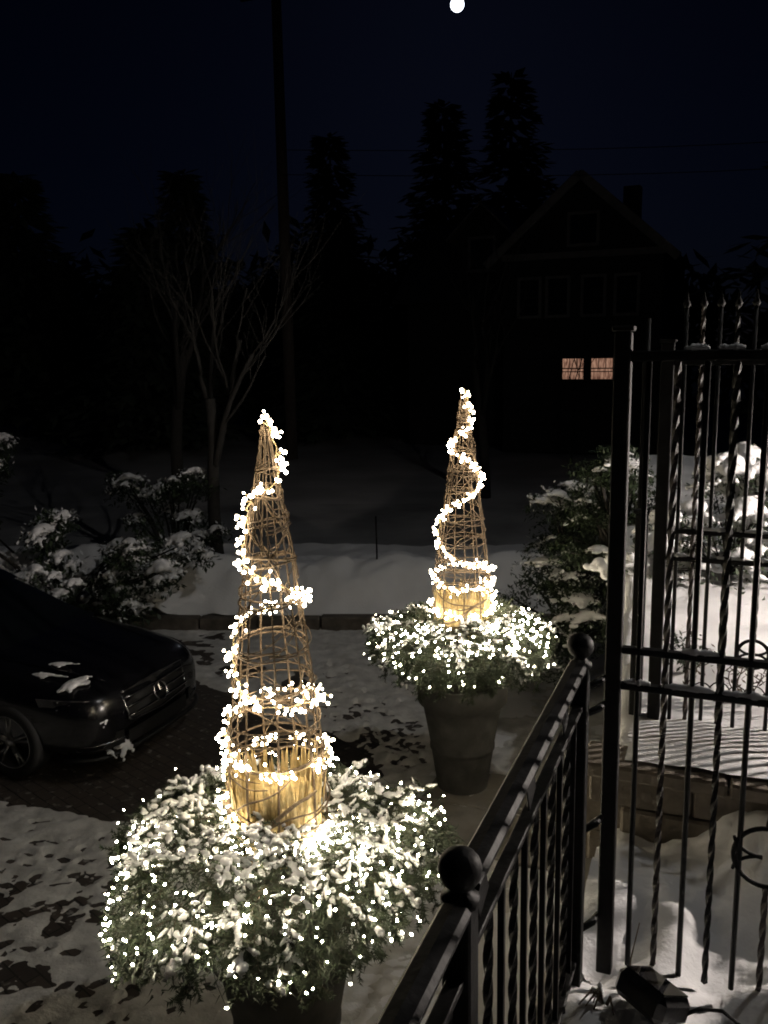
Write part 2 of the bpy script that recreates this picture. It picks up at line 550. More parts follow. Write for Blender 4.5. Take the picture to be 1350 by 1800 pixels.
# snow between the two garden fences and along the railing
X, Y = grid(-0.45, 3.0, -0.8, 3.46, 0.03)
zn = 0.015 + 0.09 * fbm(X, Y, 3.0, 4, 71) + .075 * fbm(X, Y, 8, 4, 72)
rise = sstep(-0.30, 0.42, X) * sstep(2.9, 3.42, Y) * 0.26 + 0.03 * np.exp(-((Y - 3.0) / .16) ** 2) * sstep(-.3, 0, X)
zn = zn + rise + 0.05 * np.exp(-(((X + .2) / .14) ** 2 + ((Y - 2.45) / .12) ** 2))
heightfield('terrace_snow', X, Y, zn, M['snow'])

# moon
mo = MB().ball((0, 0, 0), 2.0, 32, 16).build('moon', M['moon'], loc=CAM + MOON * 300)
tag(mo, 'bright full moon near the top edge of the night sky', 'moon')
mo.visible_diffuse = True

# ------------------------------------------------------------------ walls, kerb, slabs
kb = thing('driveway_kerb', (-6.95, 8.91, DZ), 'long low dark stone kerb below the snow bank', 'kerb', rz=ka)
rn = random.Random(11)
x = -5.4
while x < 7.6:
    L = rn.uniform(.75, 1.05)
    MB().bbox((x + L / 2, 0.09 + rn.uniform(-.012, .012), .09), (L - .015, .17, .18 + rn.uniform(-.02, .02)), .015).build('kerb_stone', M['kerb'], kb, smooth=False)
    x += L

rw = thing('retaining_wall', (-0.41, 0, DZ), 'stone retaining wall under the black railing dropping to the driveway', 'wall')
rn = random.Random(12)
for row in range(6):
    y = -.8 + (row % 2) * .2
    h = 1.42 / 6
    while y < 3.3:
        L = rn.uniform(.32, .55)
        MB().bbox((-.03 + rn.uniform(-.012, .012), y + L / 2, row * h + h / 2), (.2, L - .014, h - .014), .014).build('stone', M['stone'], rw, smooth=False)
        y += L
MB().bbox((0.01, 1.27, 1.455), (.26, 4.2, .07), .012).build('coping', M['slab'], rw, smooth=False)

gw = thing('garden_wall', (0, 3.43, 0), 'low dark stone wall with coping behind the tall iron fence', 'wall')
for row in range(3):
    x = -.52 + (row % 2) * .13
    while x < 1.6:
        L = rn.uniform(.26, .42)
        MB().bbox((x + L / 2, .06 + rn.uniform(-.012, .012), -.14 + row * .135 + .06), (L - .006, .14, .131), .01).build('stone', M['stone'], gw, smooth=False)
        x += L
MB().box((.55, .10, .02), (2.2, .16, .5)).build('wall_core', M['stone'], gw, smooth=False)
x = -.55
while x < 1.6:
    L = rn.uniform(.5, .62)
    MB().bbox((x + L / 2, .055, .29), (L - .008, .22, .06), .01).build('coping_stone', M['stone'], gw, smooth=False)
    x += L

sl = thing('stone_paving', (-1.45, 5.75, DZ), 'pale flat stone slabs at the foot of the far pot', 'paving')
for i, (cx, cy, sx, sy) in enumerate(((-.5, .0, .58, .62), (.1, .02, .58, .6), (.62, -.03, .42, .66), (-.46, .62, .62, .58), (.14, .64, .56, .58), (.6, .62, .4, .58))):
    MB().bbox((cx, cy, .0), (sx, sy, .09), .008, Matrix.Rotation(R(random.uniform(-1, 1)), 3, 'Z')).build('slab', M['slab'], sl, smooth=False)

# ------------------------------------------------------------------ ironwork
def bar_path(x, y, z0, z1, n):
    return [(x, y, z0 + (z1 - z0) * i / n) for i in range(n + 1)]

def twisted(x, y, z0, z1, r, turns=3.3):
    n = max(12, int((z1 - z0) * 48))
    return MB().tube(bar_path(x, y, z0, z1, n), r, 4, twist=turns * 2 * math.pi / n * (z1 - z0) / 1.0)

def snow_strip(p0, p1, w_, h_, rnd, jit=.3):
    """a clump of snow lying on a rail from p0 to p1"""
    p0, p1 = Vector(p0), Vector(p1)
    n = 14
    path, rr = [], []
    for i in range(n):
        t = i / (n - 1)
        e = math.sin(math.pi * min(1, max(0, .04 + .92 * t))) ** .45
        path.append(p0.lerp(p1, t) + Vector((0, 0, h_ * (.35 + rnd.uniform(-.1, .1)))))
        rr.append(max(.002, w_ * e * (1 + rnd.uniform(-jit, jit))))
    return MB().tube(path, rr, 8, flat=1.0)

# railing beside the drop
RX = -0.41
rl = thing('iron_railing', (RX, 0, 0), 'black iron railing with ball topped posts running away above the driveway', 'railing')
for py, pz in ((1.31, 1.08), (2.49, 1.085)):
    p = MB().bbox((0, py, pz / 2 - .03), (.052, .052, pz + .02), .004).build('post', M['iron'], rl, smooth=False)
    MB().lathe([(0.0, 0), (.034, 0), (.034, .012), (.02, .02), (.018, .03)], 16, (0, py, pz - .025)).ball((0, py, pz + .038), .0385, 20, 12).build('ball_finial', M['iron'], p)
for ya, yb, zt in ((-.7, 1.283, 1.045), (1.338, 2.463, 1.065)):
    L, c = yb - ya, (ya + yb) / 2
    # moulded handrail
    prof = [(-.026, 0), (-.028, .012), (-.02, .022), (0, .026), (.02, .022), (.028, .012), (.026, 0), (.012, -.014), (-.012, -.014)]
    hb_ = MB()
    vs = [(px, yy, zt + pz) for yy in (ya, yb) for px, pz in prof]
    k = len(prof)
    hb_.add(vs, [(i, (i + 1) % k, k + (i + 1) % k, k + i) for i in range(k)] + [tuple(range(k)), tuple(range(2 * k - 1, k - 1, -1))])
    hb_.build('handrail', M['iron'], rl, smooth=False)
    MB().bbox((0, c, zt - .125), (.03, L, .016), .002).build('rail', M['iron'], rl, smooth=False)
    MB().bbox((0, c, .10), (.03, L, .016), .002).build('rail', M['iron'], rl, smooth=False)
    n = int(round(L / .1))
    for i in range(n):
        yy = ya + (i + .5) * L / n
        if i % 2:
            twisted(0, yy, .045, zt - .133, .0105).build('baluster', M['iron'], rl, smooth=False)
        else:
            MB().tube(bar_path(0, yy, .045, zt - .133, 1), .0095, 4, phase=math.pi / 4).build('baluster', M['iron'], rl, smooth=False)
        # little slanted plates between the two top rails
        if i % 4 == 0 and i + 1 < n:
            MB().bbox((0, yy + L / n * .5, zt - .066), (.005, .07, .085), .002, Matrix.Rotation(R(24), 3, 'X')).build('plate', M['iron'], rl, smooth=False)

def iron_fence(name, label, x0, sp_, y, zb, zr, ztop, nb, posts, pw, rings, group, snow_seed, crest):
    f = thing(name, (0, y, zb), label, 'fence', group)
    rnd = random.Random(snow_seed)
    x1 = x0 + nb * sp_
    for px, h in posts:
        p = MB().bbox((px, 0, h / 2 - .02), (pw, pw, h + .04), .004).build('post', M['iron'], f, smooth=False)
        MB().bbox((px, 0, h + .008), (pw + .014, pw + .014, .016), .003).build('post_cap', M['iron'], p, smooth=False)
    pl = max(p[0] for p in posts) + pw / 2
    for zz, t in [(z, .02) for z in zr] + [(ztop, .03)]:
        r_ = MB().bbox(((pl + x1) / 2, 0, zz), (x1 - pl, .03, t), .003).build('rail', M['iron'], f, smooth=False)
        if zz in zr or zz == ztop:
            x = pl + .01
            while x < x1 - .1:
                L = rnd.uniform(.05, .16)
                if rnd.random() < .75:
                    snow_strip((x, 0, zz + t / 2), (x + L, 0, zz + t / 2), .0135, .008, rnd).build('snow_cap', M['snow_soft'], r_)
                x += L + rnd.uniform(.012, .04)
    for i in range(nb):
        x = x0 + (i + .5) * sp_ + .02
        top = ztop + (.0 if not crest else .22)
        br_z = [rz for (ri, rz, rr) in rings if ri == i]
        segs = [(.0, top)]
        if br_z:
            rr = [q[2] for q in rings if q[0] == i][0]
            segs = [(.0, br_z[0] - rr), (br_z[0] + rr, top)]
        for a, b in segs:
            if i % 2:
                o = twisted(x, 0.0, a, b, .0105).build('bar', M['rust' if i % 3 else 'iron'], f, smooth=False)
            else:
                o = MB().tube(bar_path(x, 0.0, a, b, 1), .0085, 8).build('bar', M['iron'], f)
        if crest:
            MB().lathe([(.0, .07), (.008, .03), (.016, .012), (.010, 0), (.0, -.004)], 8, (x, 0, top)).build('finial', M['iron'], o)
        for q in rings:
            if q[0] == i:
                z, r_ = q[1], q[2]
                o = MB().torus((x, 0, z), r_, .0075, 32, 8).build('ring_ornament', M['iron'], f)
                sp = MB()
                for s in (-1, 1):
                    sp.tube([(x + s * r_ * math.cos(t), 0.0, z + r_ * .62 * (math.sin(t) - .95) ) for t in [R(a) for a in range(2, 89, 8)]], .0055, 6)
                    sp.tube([(x + s * r_ * math.cos(t), 0.0, z - r_ * .62 * (math.sin(t) - .95)) for t in [R(a) for a in range(2, 89, 8)]], .0055, 6)
                sp.build('scroll', M['iron'], o)
    return f

iron_fence('tall_iron_fence', 'tall black iron fence with twisted bars nearest the camera at the right',
           -.321, .0785, 2.65, 0.0, [.955, 1.07], 1.95, 16, [(-.335, 2.02)], .048, [(5, .465, .095)], None, 3, False)
f2 = iron_fence('tall_iron_fence', 'second tall iron fence behind the low stone wall with crested top',
                -.30, .066, 3.93, .30, [.76, .88], 1.60, 18, [(-.395, .95), (-.315, 1.68)], .052, [(5, .36, .062)], None, 4, True)
# hinge brackets joining the railing post and the tall post
for z in (.16, .5, .86, .99):
    pass
br = thing('gate_bracket', (-.375, 2.57, 0), 'short black iron brackets between the ball post and the tall fence post', 'bracket')
for z in (.18, .52, .90, .985):
    MB().tube([(-.02, -.05, z), (0.01, .0, z + .004), (.02, .05, z)], [.009, .013, .009], 8).build('bracket_arm', M['iron'], br)

# the garden gate standing open, seen almost edge on: its bars throw the striped shadows on the snow
gg = thing('open_gate', (-.405, 3.99, .30), 'iron garden gate standing open edge on behind the fence posts', 'gate', rz=R(5.5))
for i in range(17):
    MB().tube(bar_path(0, .06 + i * .1, .08, 1.55 + .25 * math.sin(math.pi * i / 16), 1), .012, 6).build('bar', M['iron'], gg)
for z in (.1, .9, 1.5):
    MB().bbox((0, .86, z), (.026, 1.74, .024), .003).build('rail', M['iron'], gg, smooth=False)
for y_ in (0.0, 1.72):
    MB().bbox((0, y_, .8), (.034, .034, 1.6), .003).build('stile', M['iron'], gg, smooth=False)
for y_ in (.62, 1.1):
    MB().torus((0, y_, 1.2), .13, .011, 28, 6, (Vector((0, 1, 0)), Vector((0, 0, 1)))).build('scroll', M['iron'], gg)

# lamp posts right of the view
def lamp_post(name, loc, label, LZ, s_=1.0):
    lp = thing(name, loc, label, 'lamp post')
    MB().lathe([(.12 * s_, 0), (.12 * s_, .1), (.06 * s_, .16), (.045 * s_, .3), (.035 * s_, LZ - .2), (.06 * s_, LZ - .17), (.06 * s_, LZ - .13), (0, LZ - .13)], 16).build('post', M['iron'], lp)
    MB().lathe([(0, LZ + .28), (.04, LZ + .25), (.15, LZ + .14), (.16, LZ + .12), (0, LZ + .12)], 6).build('lantern_roof', M['iron'], lp)
    for k in range(4):
        a = k * math.pi / 2 + .4
        MB().tube([(.08 * math.cos(a), .08 * math.sin(a), LZ - .13), (.13 * math.cos(a), .13 * math.sin(a), LZ + .12)], .005, 6).build('lantern_frame', M['iron'], lp)
    return lp
lp = lamp_post('driveway_lamp_post', (3.0, 6.2, .3), 'tall black lamp post with lit lantern beyond the right edge', 8.2)
lg = lamp_post('garden_lamp_post', (2.45, 5.35, .3), 'low black lamp post with lit lantern beside the garden', 1.25, .8)
def point(name, loc, watts, col, rad, parent, aim=None, cone=90, blend=1.0):
    d = bpy.data.lights.new(name, 'SPOT' if aim else 'POINT')      # a hooded lantern throws a cone
    d.energy = watts
    d.color = col
    d.shadow_soft_size = rad
    o = bpy.data.objects.new(name, d)
    COL.objects.link(o)
    o.parent = parent
    o.location = loc
    if aim:
        d.spot_size = R(cone)
        d.spot_blend = blend
        o.rotation_euler = (Vector(aim) - Vector(parent.location) - Vector(loc)).to_track_quat('-Z', 'Y').to_euler()
    return o
LB = emis('lantern_bulb', (1.0, .85, .72), 40)
point('lantern_light', (0, 0, 8.2), DRIVE_W, (1.0, .98, .95), .04, lp, (-4.3, 8.5, DZ), 126, 1.0)
MB().ball((0, 0, 8.2), .028, 10, 6).build('bulb', LB, lp)
point('lantern_light', (0, 0, 1.25), GARDEN_W, (1.0, .88, .79), .022, lg, (-.2, 4.2, .1), 170, .15)
MB().ball((0, 0, 1.25), .02, 10, 6).build('bulb', LB, lg)
# unseen lantern added behind the camera as fill for front faces
pl = thing('fill_lantern', (2.2, -3.2, 4.6), 'unseen fill lantern added behind the viewer', 'lantern')
MB().bbox((0, -.12, 0), (.12, .03, .3), .01).build('back_plate', M['iron'], pl, smooth=False)
MB().tube([(0, -.12, .1), (0, -.05, .2), (0, 0, .2), (0, 0, .14)], .01, 8).build('arm', M['iron'], pl)
MB().lathe([(0, .15), (.09, .1), (.1, .08), (0, .08)], 8).build('lantern_roof', M['iron'], pl)
MB().ball((0, 0, 0), .05, 12, 8).build('globe', emis('fill_bulb', (1.0, .88, .7), 30), pl)
point('fill_light', (0, 0.0, -.06), FILL_W, (1.0, .87, .70), .06, pl)

# ------------------------------------------------------------------ black floodlight box, cable, twigs
fl = thing('floodlight', (-.165, 2.42, .045), 'black box floodlight lying tilted in the snow at the fence foot', 'floodlight', rz=R(-38))
rot = Matrix.Rotation(R(-24), 3, 'X')
MB().bbox((0, 0, .045), (.185, .145, .085), .02, rot).build('housing', M['housing'], fl, smooth=False)
MB().bbox((0, 0.0175, .0848), (.15, .11, .006), .002, rot).build('lens', M['lamplens'], fl, smooth=False)
for s in (-1, 1):
    MB().bbox((s * .088, -.01, .03), (.008, .03, .085), .002).build('bracket', M['housing'], fl, smooth=False)
pts = [(-.07, 2.40, .07), (-.03, 2.42, .085), (0.03, 2.42, .095), (.075, 2.40, .08), (.105, 2.35, .05), (.125, 2.31, .02), (.135, 2.28, -.02)]
tag(MB().tube(pts, .0055, 8).build('power_cable', M['rubber']), 'black cable curving out of the snow beside the floodlight', 'cable')
rn = random.Random(21)
tp = thing('dead_twigs', (-.30, 2.43, .03), 'dark snow dusted dead twigs left of the floodlight', 'plant')
for k in range(6):
    a = rn.uniform(-2.9, .9)
    L = rn.uniform(.05, .13)
    p = [(0.02 * math.cos(a), .02 * math.sin(a), 0), (L * .5 * math.cos(a), L * .5 * math.sin(a), .035 + rn.uniform(0, .03)), (L * math.cos(a), L * math.sin(a), rn.uniform(.0, .05))]
    t_ = MB().tube(p, [.006, .0045, .002], 6).build('twig', M['twig'], tp)
    if k % 2 == 0:
        snow_strip(Vector(p[0]) + Vector((0, 0, .005)), Vector(p[1]) + Vector((0, 0, .004)), .009, .008, rn).build('snow_cap', M['snow_soft'], t_)
MB().tube([(.06, .04, 0), (.065, .05, .12), (.085, .06, .24)], [.003, .0025, .0015], 5).build('stalk', M['vine'], tp)

# ------------------------------------------------------------------ evergreen bough meshes
def bough_mesh(seed, length=.30):
    rnd = random.Random(seed)
    stem = MB(); nd = MB(); sn = MB()
    def needles(p0, p1, n, size):
        d = (p1 - p0)
        t = d.normalized()
        sd = t.cross(Vector((0, 0, 1))).normalized()
        up = sd.cross(t)
        for i in range(n):
            p = p0 + d * ((i + rnd.random()) / n)
            g = rnd.choice((rnd.uniform(-.5, .9), math.pi - rnd.uniform(-.5, .9), rnd.uniform(0, 6.28)))
            e = ((sd * math.cos(g) + up * math.sin(g)) + t * rnd.uniform(.4, .9)).normalized()
            L = size * rnd.uniform(.7, 1.2)
            wv = e.cross(Vector((rnd.uniform(-1, 1), rnd.uniform(-1, 1), 1))).normalized() * .0032
            nd.add([p - wv, p + wv, p + e * L], [(0, 1, 2)])
    def snow(p0, p1, r_):
        n = 7
        path, rr = [], []
        L = (p1 - p0).length
        for i in range(n):
            u_ = i / (n - 1)
            path.append(p0.lerp(p1, u_) + Vector((rnd.uniform(-.004, .004), rnd.uniform(-.004, .004), .010 + rnd.uniform(-.003, .005))))
            rr.append(max(.002, r_ * (math.sin(math.pi * (.06 + .88 * u_)) ** .5) * rnd.uniform(.6, 1.3)))
        sn.tube(path, rr, 7)
        if rnd.random() < .13:
            sn.ball(path[rnd.randrange(2, 5)], r_ * rnd.uniform(1.5, 2.3), 9, 6, (1.15, 1, .62), .12, rnd)
    bend = rnd.uniform(-.05, .05)
    main = [Vector((length * i / 6, bend * (i / 6) ** 2 + rnd.uniform(-.006, .006), .03 * math.sin(math.pi * i / 6) - .05 * (i / 6) ** 2)) for i in range(7)]
    stem.tube(main, [.0045 - .0005 * i for i in range(7)], 4)
    for i in range(6):
        needles(main[i], main[i + 1], 34, .026)
        if i >= 2 and rnd.random() < .65:
            snow(main[i], main[i + 1] + (main[i + 1] - main[i]) * rnd.uniform(.0, .5), rnd.uniform(.010, .0175))
        for s in (-1, 1):
            if i == 0 or rnd.random() < .2:
                continue
            L = (.125 - .012 * i) * rnd.uniform(.55, 1.25)
            a = R(rnd.uniform(28, 68)) * s
            m0 = main[i].lerp(main[i + 1], rnd.random())
            e = m0 + Vector((math.cos(a) * L, math.sin(a) * L, rnd.uniform(-.035, .03)))
            stem.tube([m0, e], [.0025, .001], 3)
            needles(m0, e, int(36 * L / .1) + 8, .024)
            if rnd.random() < .78:
                snow(m0.lerp(e, rnd.uniform(.0, .5)), e.lerp(m0, rnd.uniform(-.05, .15)), rnd.uniform(.008, .0155))
    me = MB(); me.v = list(nd.v); me.f = list(nd.f)
    me.add(stem.v, stem.f)
    m = me.mesh('bough', M['needle'], smooth=False)
    m.materials.append(M['twig'])
    m.polygons.foreach_set('material_index', [0] * len(nd.f) + [1] * len(stem.f))
    return m, sn.mesh('bough_snow', M['snow_soft'])

BOUGHS = [bough_mesh(100 + i, .26 + .03 * (i % 3)) for i in range(9)]

bulb_me = MB().ball((0, 0, 0), 1.0, 8, 5).mesh('berry_bulb', M['berry'])
mini_me = MB().lathe([(0, 1.4), (.55, 1.0), (.85, .2), (.8, -.6), (.45, -1.2), (0, -1.3)], 6).mesh('mini_bulb', M['mini'])

PROFILE = [(0, .228), (.1, .222), (.2, .212), (.3, .195), (.45, .160), (.57, .133), (.7, .100), (.8, .068), (.9, .036), (1, .012)]
def prof_r(t):
    for (a, ra), (b, rb) in zip(PROFILE, PROFILE[1:]):
        if t <= b:
            return ra + (rb - ra) * (t - a) / (b - a)
    return PROFILE[-1][1]

def planter(c, zt, top, spath, nb_berry_, n_net, seed, words, snowy, wr, hotspots, lim_net_r, bulb_r, mini_r, skew=0.0, bunch=6, stalk=.055):
    """pot, boughs, wicker cone, light strings: five things standing on or in each other"""
    rnd = random.Random(seed)
    c = Vector(c)
    # facing frame: theta = 0 looks at the viewer's side of the pot
    d0 = Vector((-c.x, -c.y, 0)).normalized()
    d1 = Vector((-d0.y, d0.x, 0))           # to the right seen from the viewer
    # --- pot
    H = 0.95
    pot = thing('planter_pot', c, words['pot'], 'pot', 'tall clay pots')
    MB().lathe([(r_ * 1.06, z_ * H / .88) for r_, z_ in [(0, 0), (.185, 0), (.19, .02), (.2, .10), (.235, .33), (.238, .345), (.246, .35), (.246, .375), (.24, .38), (.285, .62), (.30, .70), (.318, .71), (.335, .72), (.34, .80), (.345, .87), (.335, .88), (.31, .88), (.30, .86), (.29, .80)]], 40).build('bowl', M['pot'], pot)
    MB().lathe([(0, .86), (.31, .86)], 24).build('soil', M['soil'], pot)
    # --- boughs
    wreath = thing('fir_boughs', c + Vector((0, 0, H - .05)), words['fir'], 'fir boughs', 'fir bough arrangements')
    zrel = zt - (c.z + H - .05)
    def surf(q):
        """dome profile; q 0 centre, 1 tip: radius, height"""
        P_ = [(0, .14, -.03), (.2, .26, -.01), (.4, .40, -.01), (.6, .53, -.04), (.8, .64, -.08), (1.0, .69, -.14)]
        for (a, ra, za), (b, rb, zb) in zip(P_, P_[1:]):
            if q <= b:
                k = (q - a) / (b - a)
                return ra + (rb - ra) * k, za + (zb - za) * k
        return P_[-1][1], P_[-1][2]
    rows = [(.15, 24), (.3, 34), (.45, 42), (.6, 50), (.75, 52), (.9, 50), (1.0, 46)]
    for q, n in rows:
        for k in range(n):
            th = 2 * math.pi * (k + rnd.uniform(-.35, .35)) / n
            qq = min(1, max(0, q + rnd.uniform(-.06, .06)))
            r_, z_ = surf(qq)
            wob = 1 + .07 * math.sin(th * 3 + seed) + .05 * math.sin(th * 5 + 2 * seed) - skew * math.sin(th)
            r_ *= wr * wob
            dr = d0 * math.cos(th) + d1 * math.sin(th)
            r2, z2 = surf(min(1, qq + .08))
            r1, z1 = surf(max(0, qq - .08))
            slope = math.atan2(z2 - z1, (r2 - r1) * wr) if r2 > r1 else -1.2
            pit = slope * .8 + R(rnd.uniform(-12, 28)) - (R(rnd.uniform(0, 22)) if q > .95 else 0)
            yaw = math.atan2(dr.y, dr.x) + R(rnd.uniform(-60, 60))
            Lc = rnd.uniform(.72, 1.05)
            base = dr * (r_ - .20 * Lc) + Vector((0, 0, zrel + z_ + .03 + rnd.uniform(-.03, .02)))
            me, sme = BOUGHS[rnd.randrange(len(BOUGHS))]
            b = link('bough', me, wreath)
            b.rotation_mode = 'XYZ'
            b.matrix_local = Matrix.Translation(base) @ Matrix.Rotation(yaw, 4, 'Z') @ Matrix.Rotation(-pit, 4, 'Y') @ Matrix.Rotation(R(rnd.uniform(-18, 18)), 4, 'X') @ Matrix.Scale(Lc, 4)
            ps = snowy * (1.0 if q < .7 else .85 if q < .85 else .6 if q < .95 else .2)
            if math.cos(th) < -.2:
                ps *= .8
            if rnd.random() < ps:
                tag(link('snow', sme, b), kind='stuff')
    # dense inner needles that fill the mass
    fill = MB()
    for k in range(15000):
        q = rnd.uniform(.05, 1.0) ** .7
        th = rnd.uniform(0, 2 * math.pi)
        r_, z_ = surf(q)
        wob = 1 + .07 * math.sin(th * 3 + seed) + .05 * math.sin(th * 5 + 2 * seed) - skew * math.sin(th)
        dr = d0 * math.cos(th) + d1 * math.sin(th)
        p = dr * r_ * wr * wob * rnd.uniform(.94, 1.03) + Vector((0, 0, zrel + z_ - .02 - rnd.random() ** 1.5 * (.07 + .05 * q)))
        e = (dr * rnd.uniform(.2, 1) + Vector((rnd.uniform(-1, 1), rnd.uniform(-1, 1), rnd.uniform(-.9, .5))) * .8).normalized() * rnd.uniform(.03, .05)
        wv = e.cross(Vector((rnd.uniform(-1, 1), rnd.uniform(-1, 1), 1))).normalized() * .0045
        fill.add([p - wv, p + wv, p + e], [(0, 1, 2)])
    tag(fill.build('inner_needles', M['needle'], wreath, smooth=False), kind='stuff')
    # --- wicker cone
    tw = thing('wicker_cone', Vector((c.x, c.y, zt)), words['cone'], 'wicker cone', 'wicker cone towers')
    axis = Vector(top) - Vector((c.x, c.y, zt))
    def pos(t, th, off=0.0):
        dr = d0 * math.cos(th) + d1 * math.sin(th)
        return axis * t + dr * (prof_r(t) + off)
    for k in range(9):
        th = 2 * math.pi * k / 9 + rnd.uniform(-.1, .1)
        tmax = rnd.uniform(.93, 1.0)
        path = []
        for i in range(25):
            t = tmax * i / 24
            path.append(pos(t, th + .06 * math.sin(5 * t + k), rnd.uniform(-.004, .004)) + Vector((0, 0, -.05 * (i == 0))))
        MB().tube(path, [.0062 - .0035 * i / 24 for i in range(25)], 5).build('upright', M['vine'], tw)
    def wrap(t0, t1, th0, th1, r_, n=22, name='vine', off=0.0, wob=.006):
        ph = rnd.uniform(0, 6)
        path = []
        for i in range(n):
            k = i / (n - 1)
            path.append(pos(t0 + (t1 - t0) * k + .008 * math.sin(3 * k * 3.1 + ph), th0 + (th1 - th0) * k, off + wob * math.sin(7 * k + ph) + rnd.uniform(-.003, .003)))
        MB().tube(path, [r_ * (1.0 - .35 * abs(2 * i / (n - 1) - 1)) for i in range(n)], 5).build(name, M['vine'], tw)
    for t in (.015, .2, .26, .36, .46, .57, .66, .75, .82, .88):
        a = rnd.uniform(0, 6.28)
        for rep in range(2):
            wrap(t + rnd.uniform(-.012, .012), t + rnd.uniform(-.02, .02), a, a + 2 * math.pi + .5, .0055, 36, 'hoop', .003)
    for k in range(46):
        t0 = rnd.uniform(.17, .86) ** 1.0
        dt = rnd.uniform(.05, .2) * rnd.choice((-1, 1))
        t1 = min(.97, max(.16, t0 + dt))
        a = rnd.uniform(0, 6.28)
        wrap(t0, t1, a, a + rnd.choice((-1, 1)) * rnd.uniform(1.2, 3.4), rnd.uniform(.0028, .0052), off=rnd.uniform(-.006, .01))
    for k in range(7):
        a = rnd.uniform(-1.5, 1.5)
        wrap(rnd.uniform(.0, .16), rnd.uniform(.0, .2), a, a + rnd.choice((-1, 1)) * rnd.uniform(1.5, 3), rnd.uniform(.004, .006), off=.012)
    wrap(.01, .135, -1.0, .75, .011, 24, 'thick_vine', .02)
    # straw sheaf inside the foot of the cone
    core = MB()
    core.lathe([(.185, -.12), (.188, .0), (.18, .12), (.15, .17), (0, .15)], 28)
    sh = core.build('straw_sheaf', M['straw'], tw)
    blade = []
    for v in range(5):
        r2 = random.Random(900 + v)
        b = MB()
        wd = r2.uniform(.006, .013)
        h = r2.uniform(.25, .40)
        vs, fs = [], []
        for i in range(6):
            k = i / 5
            ww = wd * (1 - k ** 3) + .0008
            x_ = r2.uniform(-.003, .003)
            yy = .012 * math.sin(k * 2.4) + r2.uniform(-.003, .003)
            vs += [(x_ - ww, yy, k * h), (x_, yy - .004, k * h), (x_ + ww, yy, k * h)]
        for i in range(5):
            for j in range(2):
                a_ = i * 3 + j
                fs.append((a_, a_ + 1, a_ + 4, a_ + 3))
        b.add(vs, fs)
        blade.append(b.mesh('straw_blade', M['straw' if v % 2 else 'straw2']))
    for k in range(230):
        th = rnd.uniform(0, 2 * math.pi)
        rr = rnd.uniform(.190, .214)
        dr = d0 * math.cos(th) + d1 * math.sin(th)
        o = link('straw_blade', blade[k % 5], tw, dr * rr + axis * 0 + Vector((0, 0, -.06 + rnd.uniform(-.03, .03))))
        o.rotation_euler = (R(rnd.uniform(-3, 5)), R(rnd.uniform(-6, 6)), math.atan2(dr.y, dr.x) + math.pi / 2)
        o.scale = (1, 1, rnd.uniform(.85, 1.05))
    # --- berry lights round the cone: an upper and a lower string
    cutk = next(i for i, q in enumerate(spath) if q[0] < .42)
    for part_, nb_berry, lab in ((spath[:cutk + 1], nb_berry_[0], words['berry_top']), (spath[cutk:], nb_berry_[1], words['berry_low'])):
        bl = thing('berry_light_string', Vector((c.x, c.y, zt)), lab, 'string lights', 'berry light strings')
        pts = []
        for (ta, ha), (tb, hb) in zip(part_, part_[1:]):
            for i in range(10):
                k = i / 10
                pts.append((ta + (tb - ta) * k, R(ha + (hb - ha) * k)))
        P3 = [pos(max(0, t), th, .012 + .006 * math.sin(i * .9)) for i, (t, th) in enumerate(pts)]
        wire = MB().tube(P3, .0028, 4)
        cum = [0]
        for a, b in zip(P3, P3[1:]):
            cum.append(cum[-1] + (b - a).length)
        for k in range(nb_berry):
            # bulbs come in little bunches on stalks
            s = cum[-1] * ((k // bunch) + .35 * math.sin(k // bunch * 2.3) + rnd.gauss(0, .22)) / (nb_berry // bunch)
            s = min(max(s, 0), cum[-1] * .999)
            i = next(j for j in range(len(cum) - 1) if cum[j + 1] >= s)
            p = P3[i].lerp(P3[i + 1], (s - cum[i]) / max(1e-6, cum[i + 1] - cum[i]))
            out = Vector((p.x, p.y, 0)) - Vector(((axis * pts[i][0]).x, (axis * pts[i][0]).y, 0))
            out = out.normalized() if out.length > 1e-5 else d0
            e = (out * rnd.uniform(.2, 1) + Vector((rnd.uniform(-1, 1), rnd.uniform(-1, 1), rnd.uniform(-.9, .9))) * .7).normalized()
            L = rnd.uniform(.015, stalk)
            q = p + e * L
            wire.tube([p, p + e * L * .5 + Vector((0, 0, .004)), q], .0014, 3, cap=False)
            link('bulb', bulb_me, bl, q, None, bulb_r * rnd.uniform(.65, 1.2))
        tag(wire.build('wire', M['wire'], bl), kind='stuff')
    # --- small lights in the boughs: one string round the cone's foot, one out over the rim
    for which in (0, 1):
        nl = thing('mini_light_string', Vector((c.x, c.y, zt)), words['net' if which == 0 else 'net_rim'], 'string lights', 'mini light strings')
        wire = MB()
        last = None
        spots = []
        nn = n_net[which]
        for k in range(nn):
            if which == 0 and k < int(nn * .5):
                hq, hth, sq_, sth = hotspots[k % len(hotspots)]
                q = min(1, max(.02, rnd.gauss(hq, sq_)))
                th = rnd.gauss(hth, sth)
            elif which == 0:
                q = rnd.uniform(.1, .75)
                th = rnd.uniform(-math.pi, math.pi) if rnd.random() < .4 else rnd.uniform(-1.9, 1.9)
            else:
                q = rnd.uniform(.5, 1.0) * lim_net_r
                th = rnd.uniform(-math.pi, math.pi) if rnd.random() < .3 else rnd.uniform(-1.7, 1.7)
            spots.append((q, th))
        spots.sort(key=lambda s: (int(s[0] * 6), s[1]))
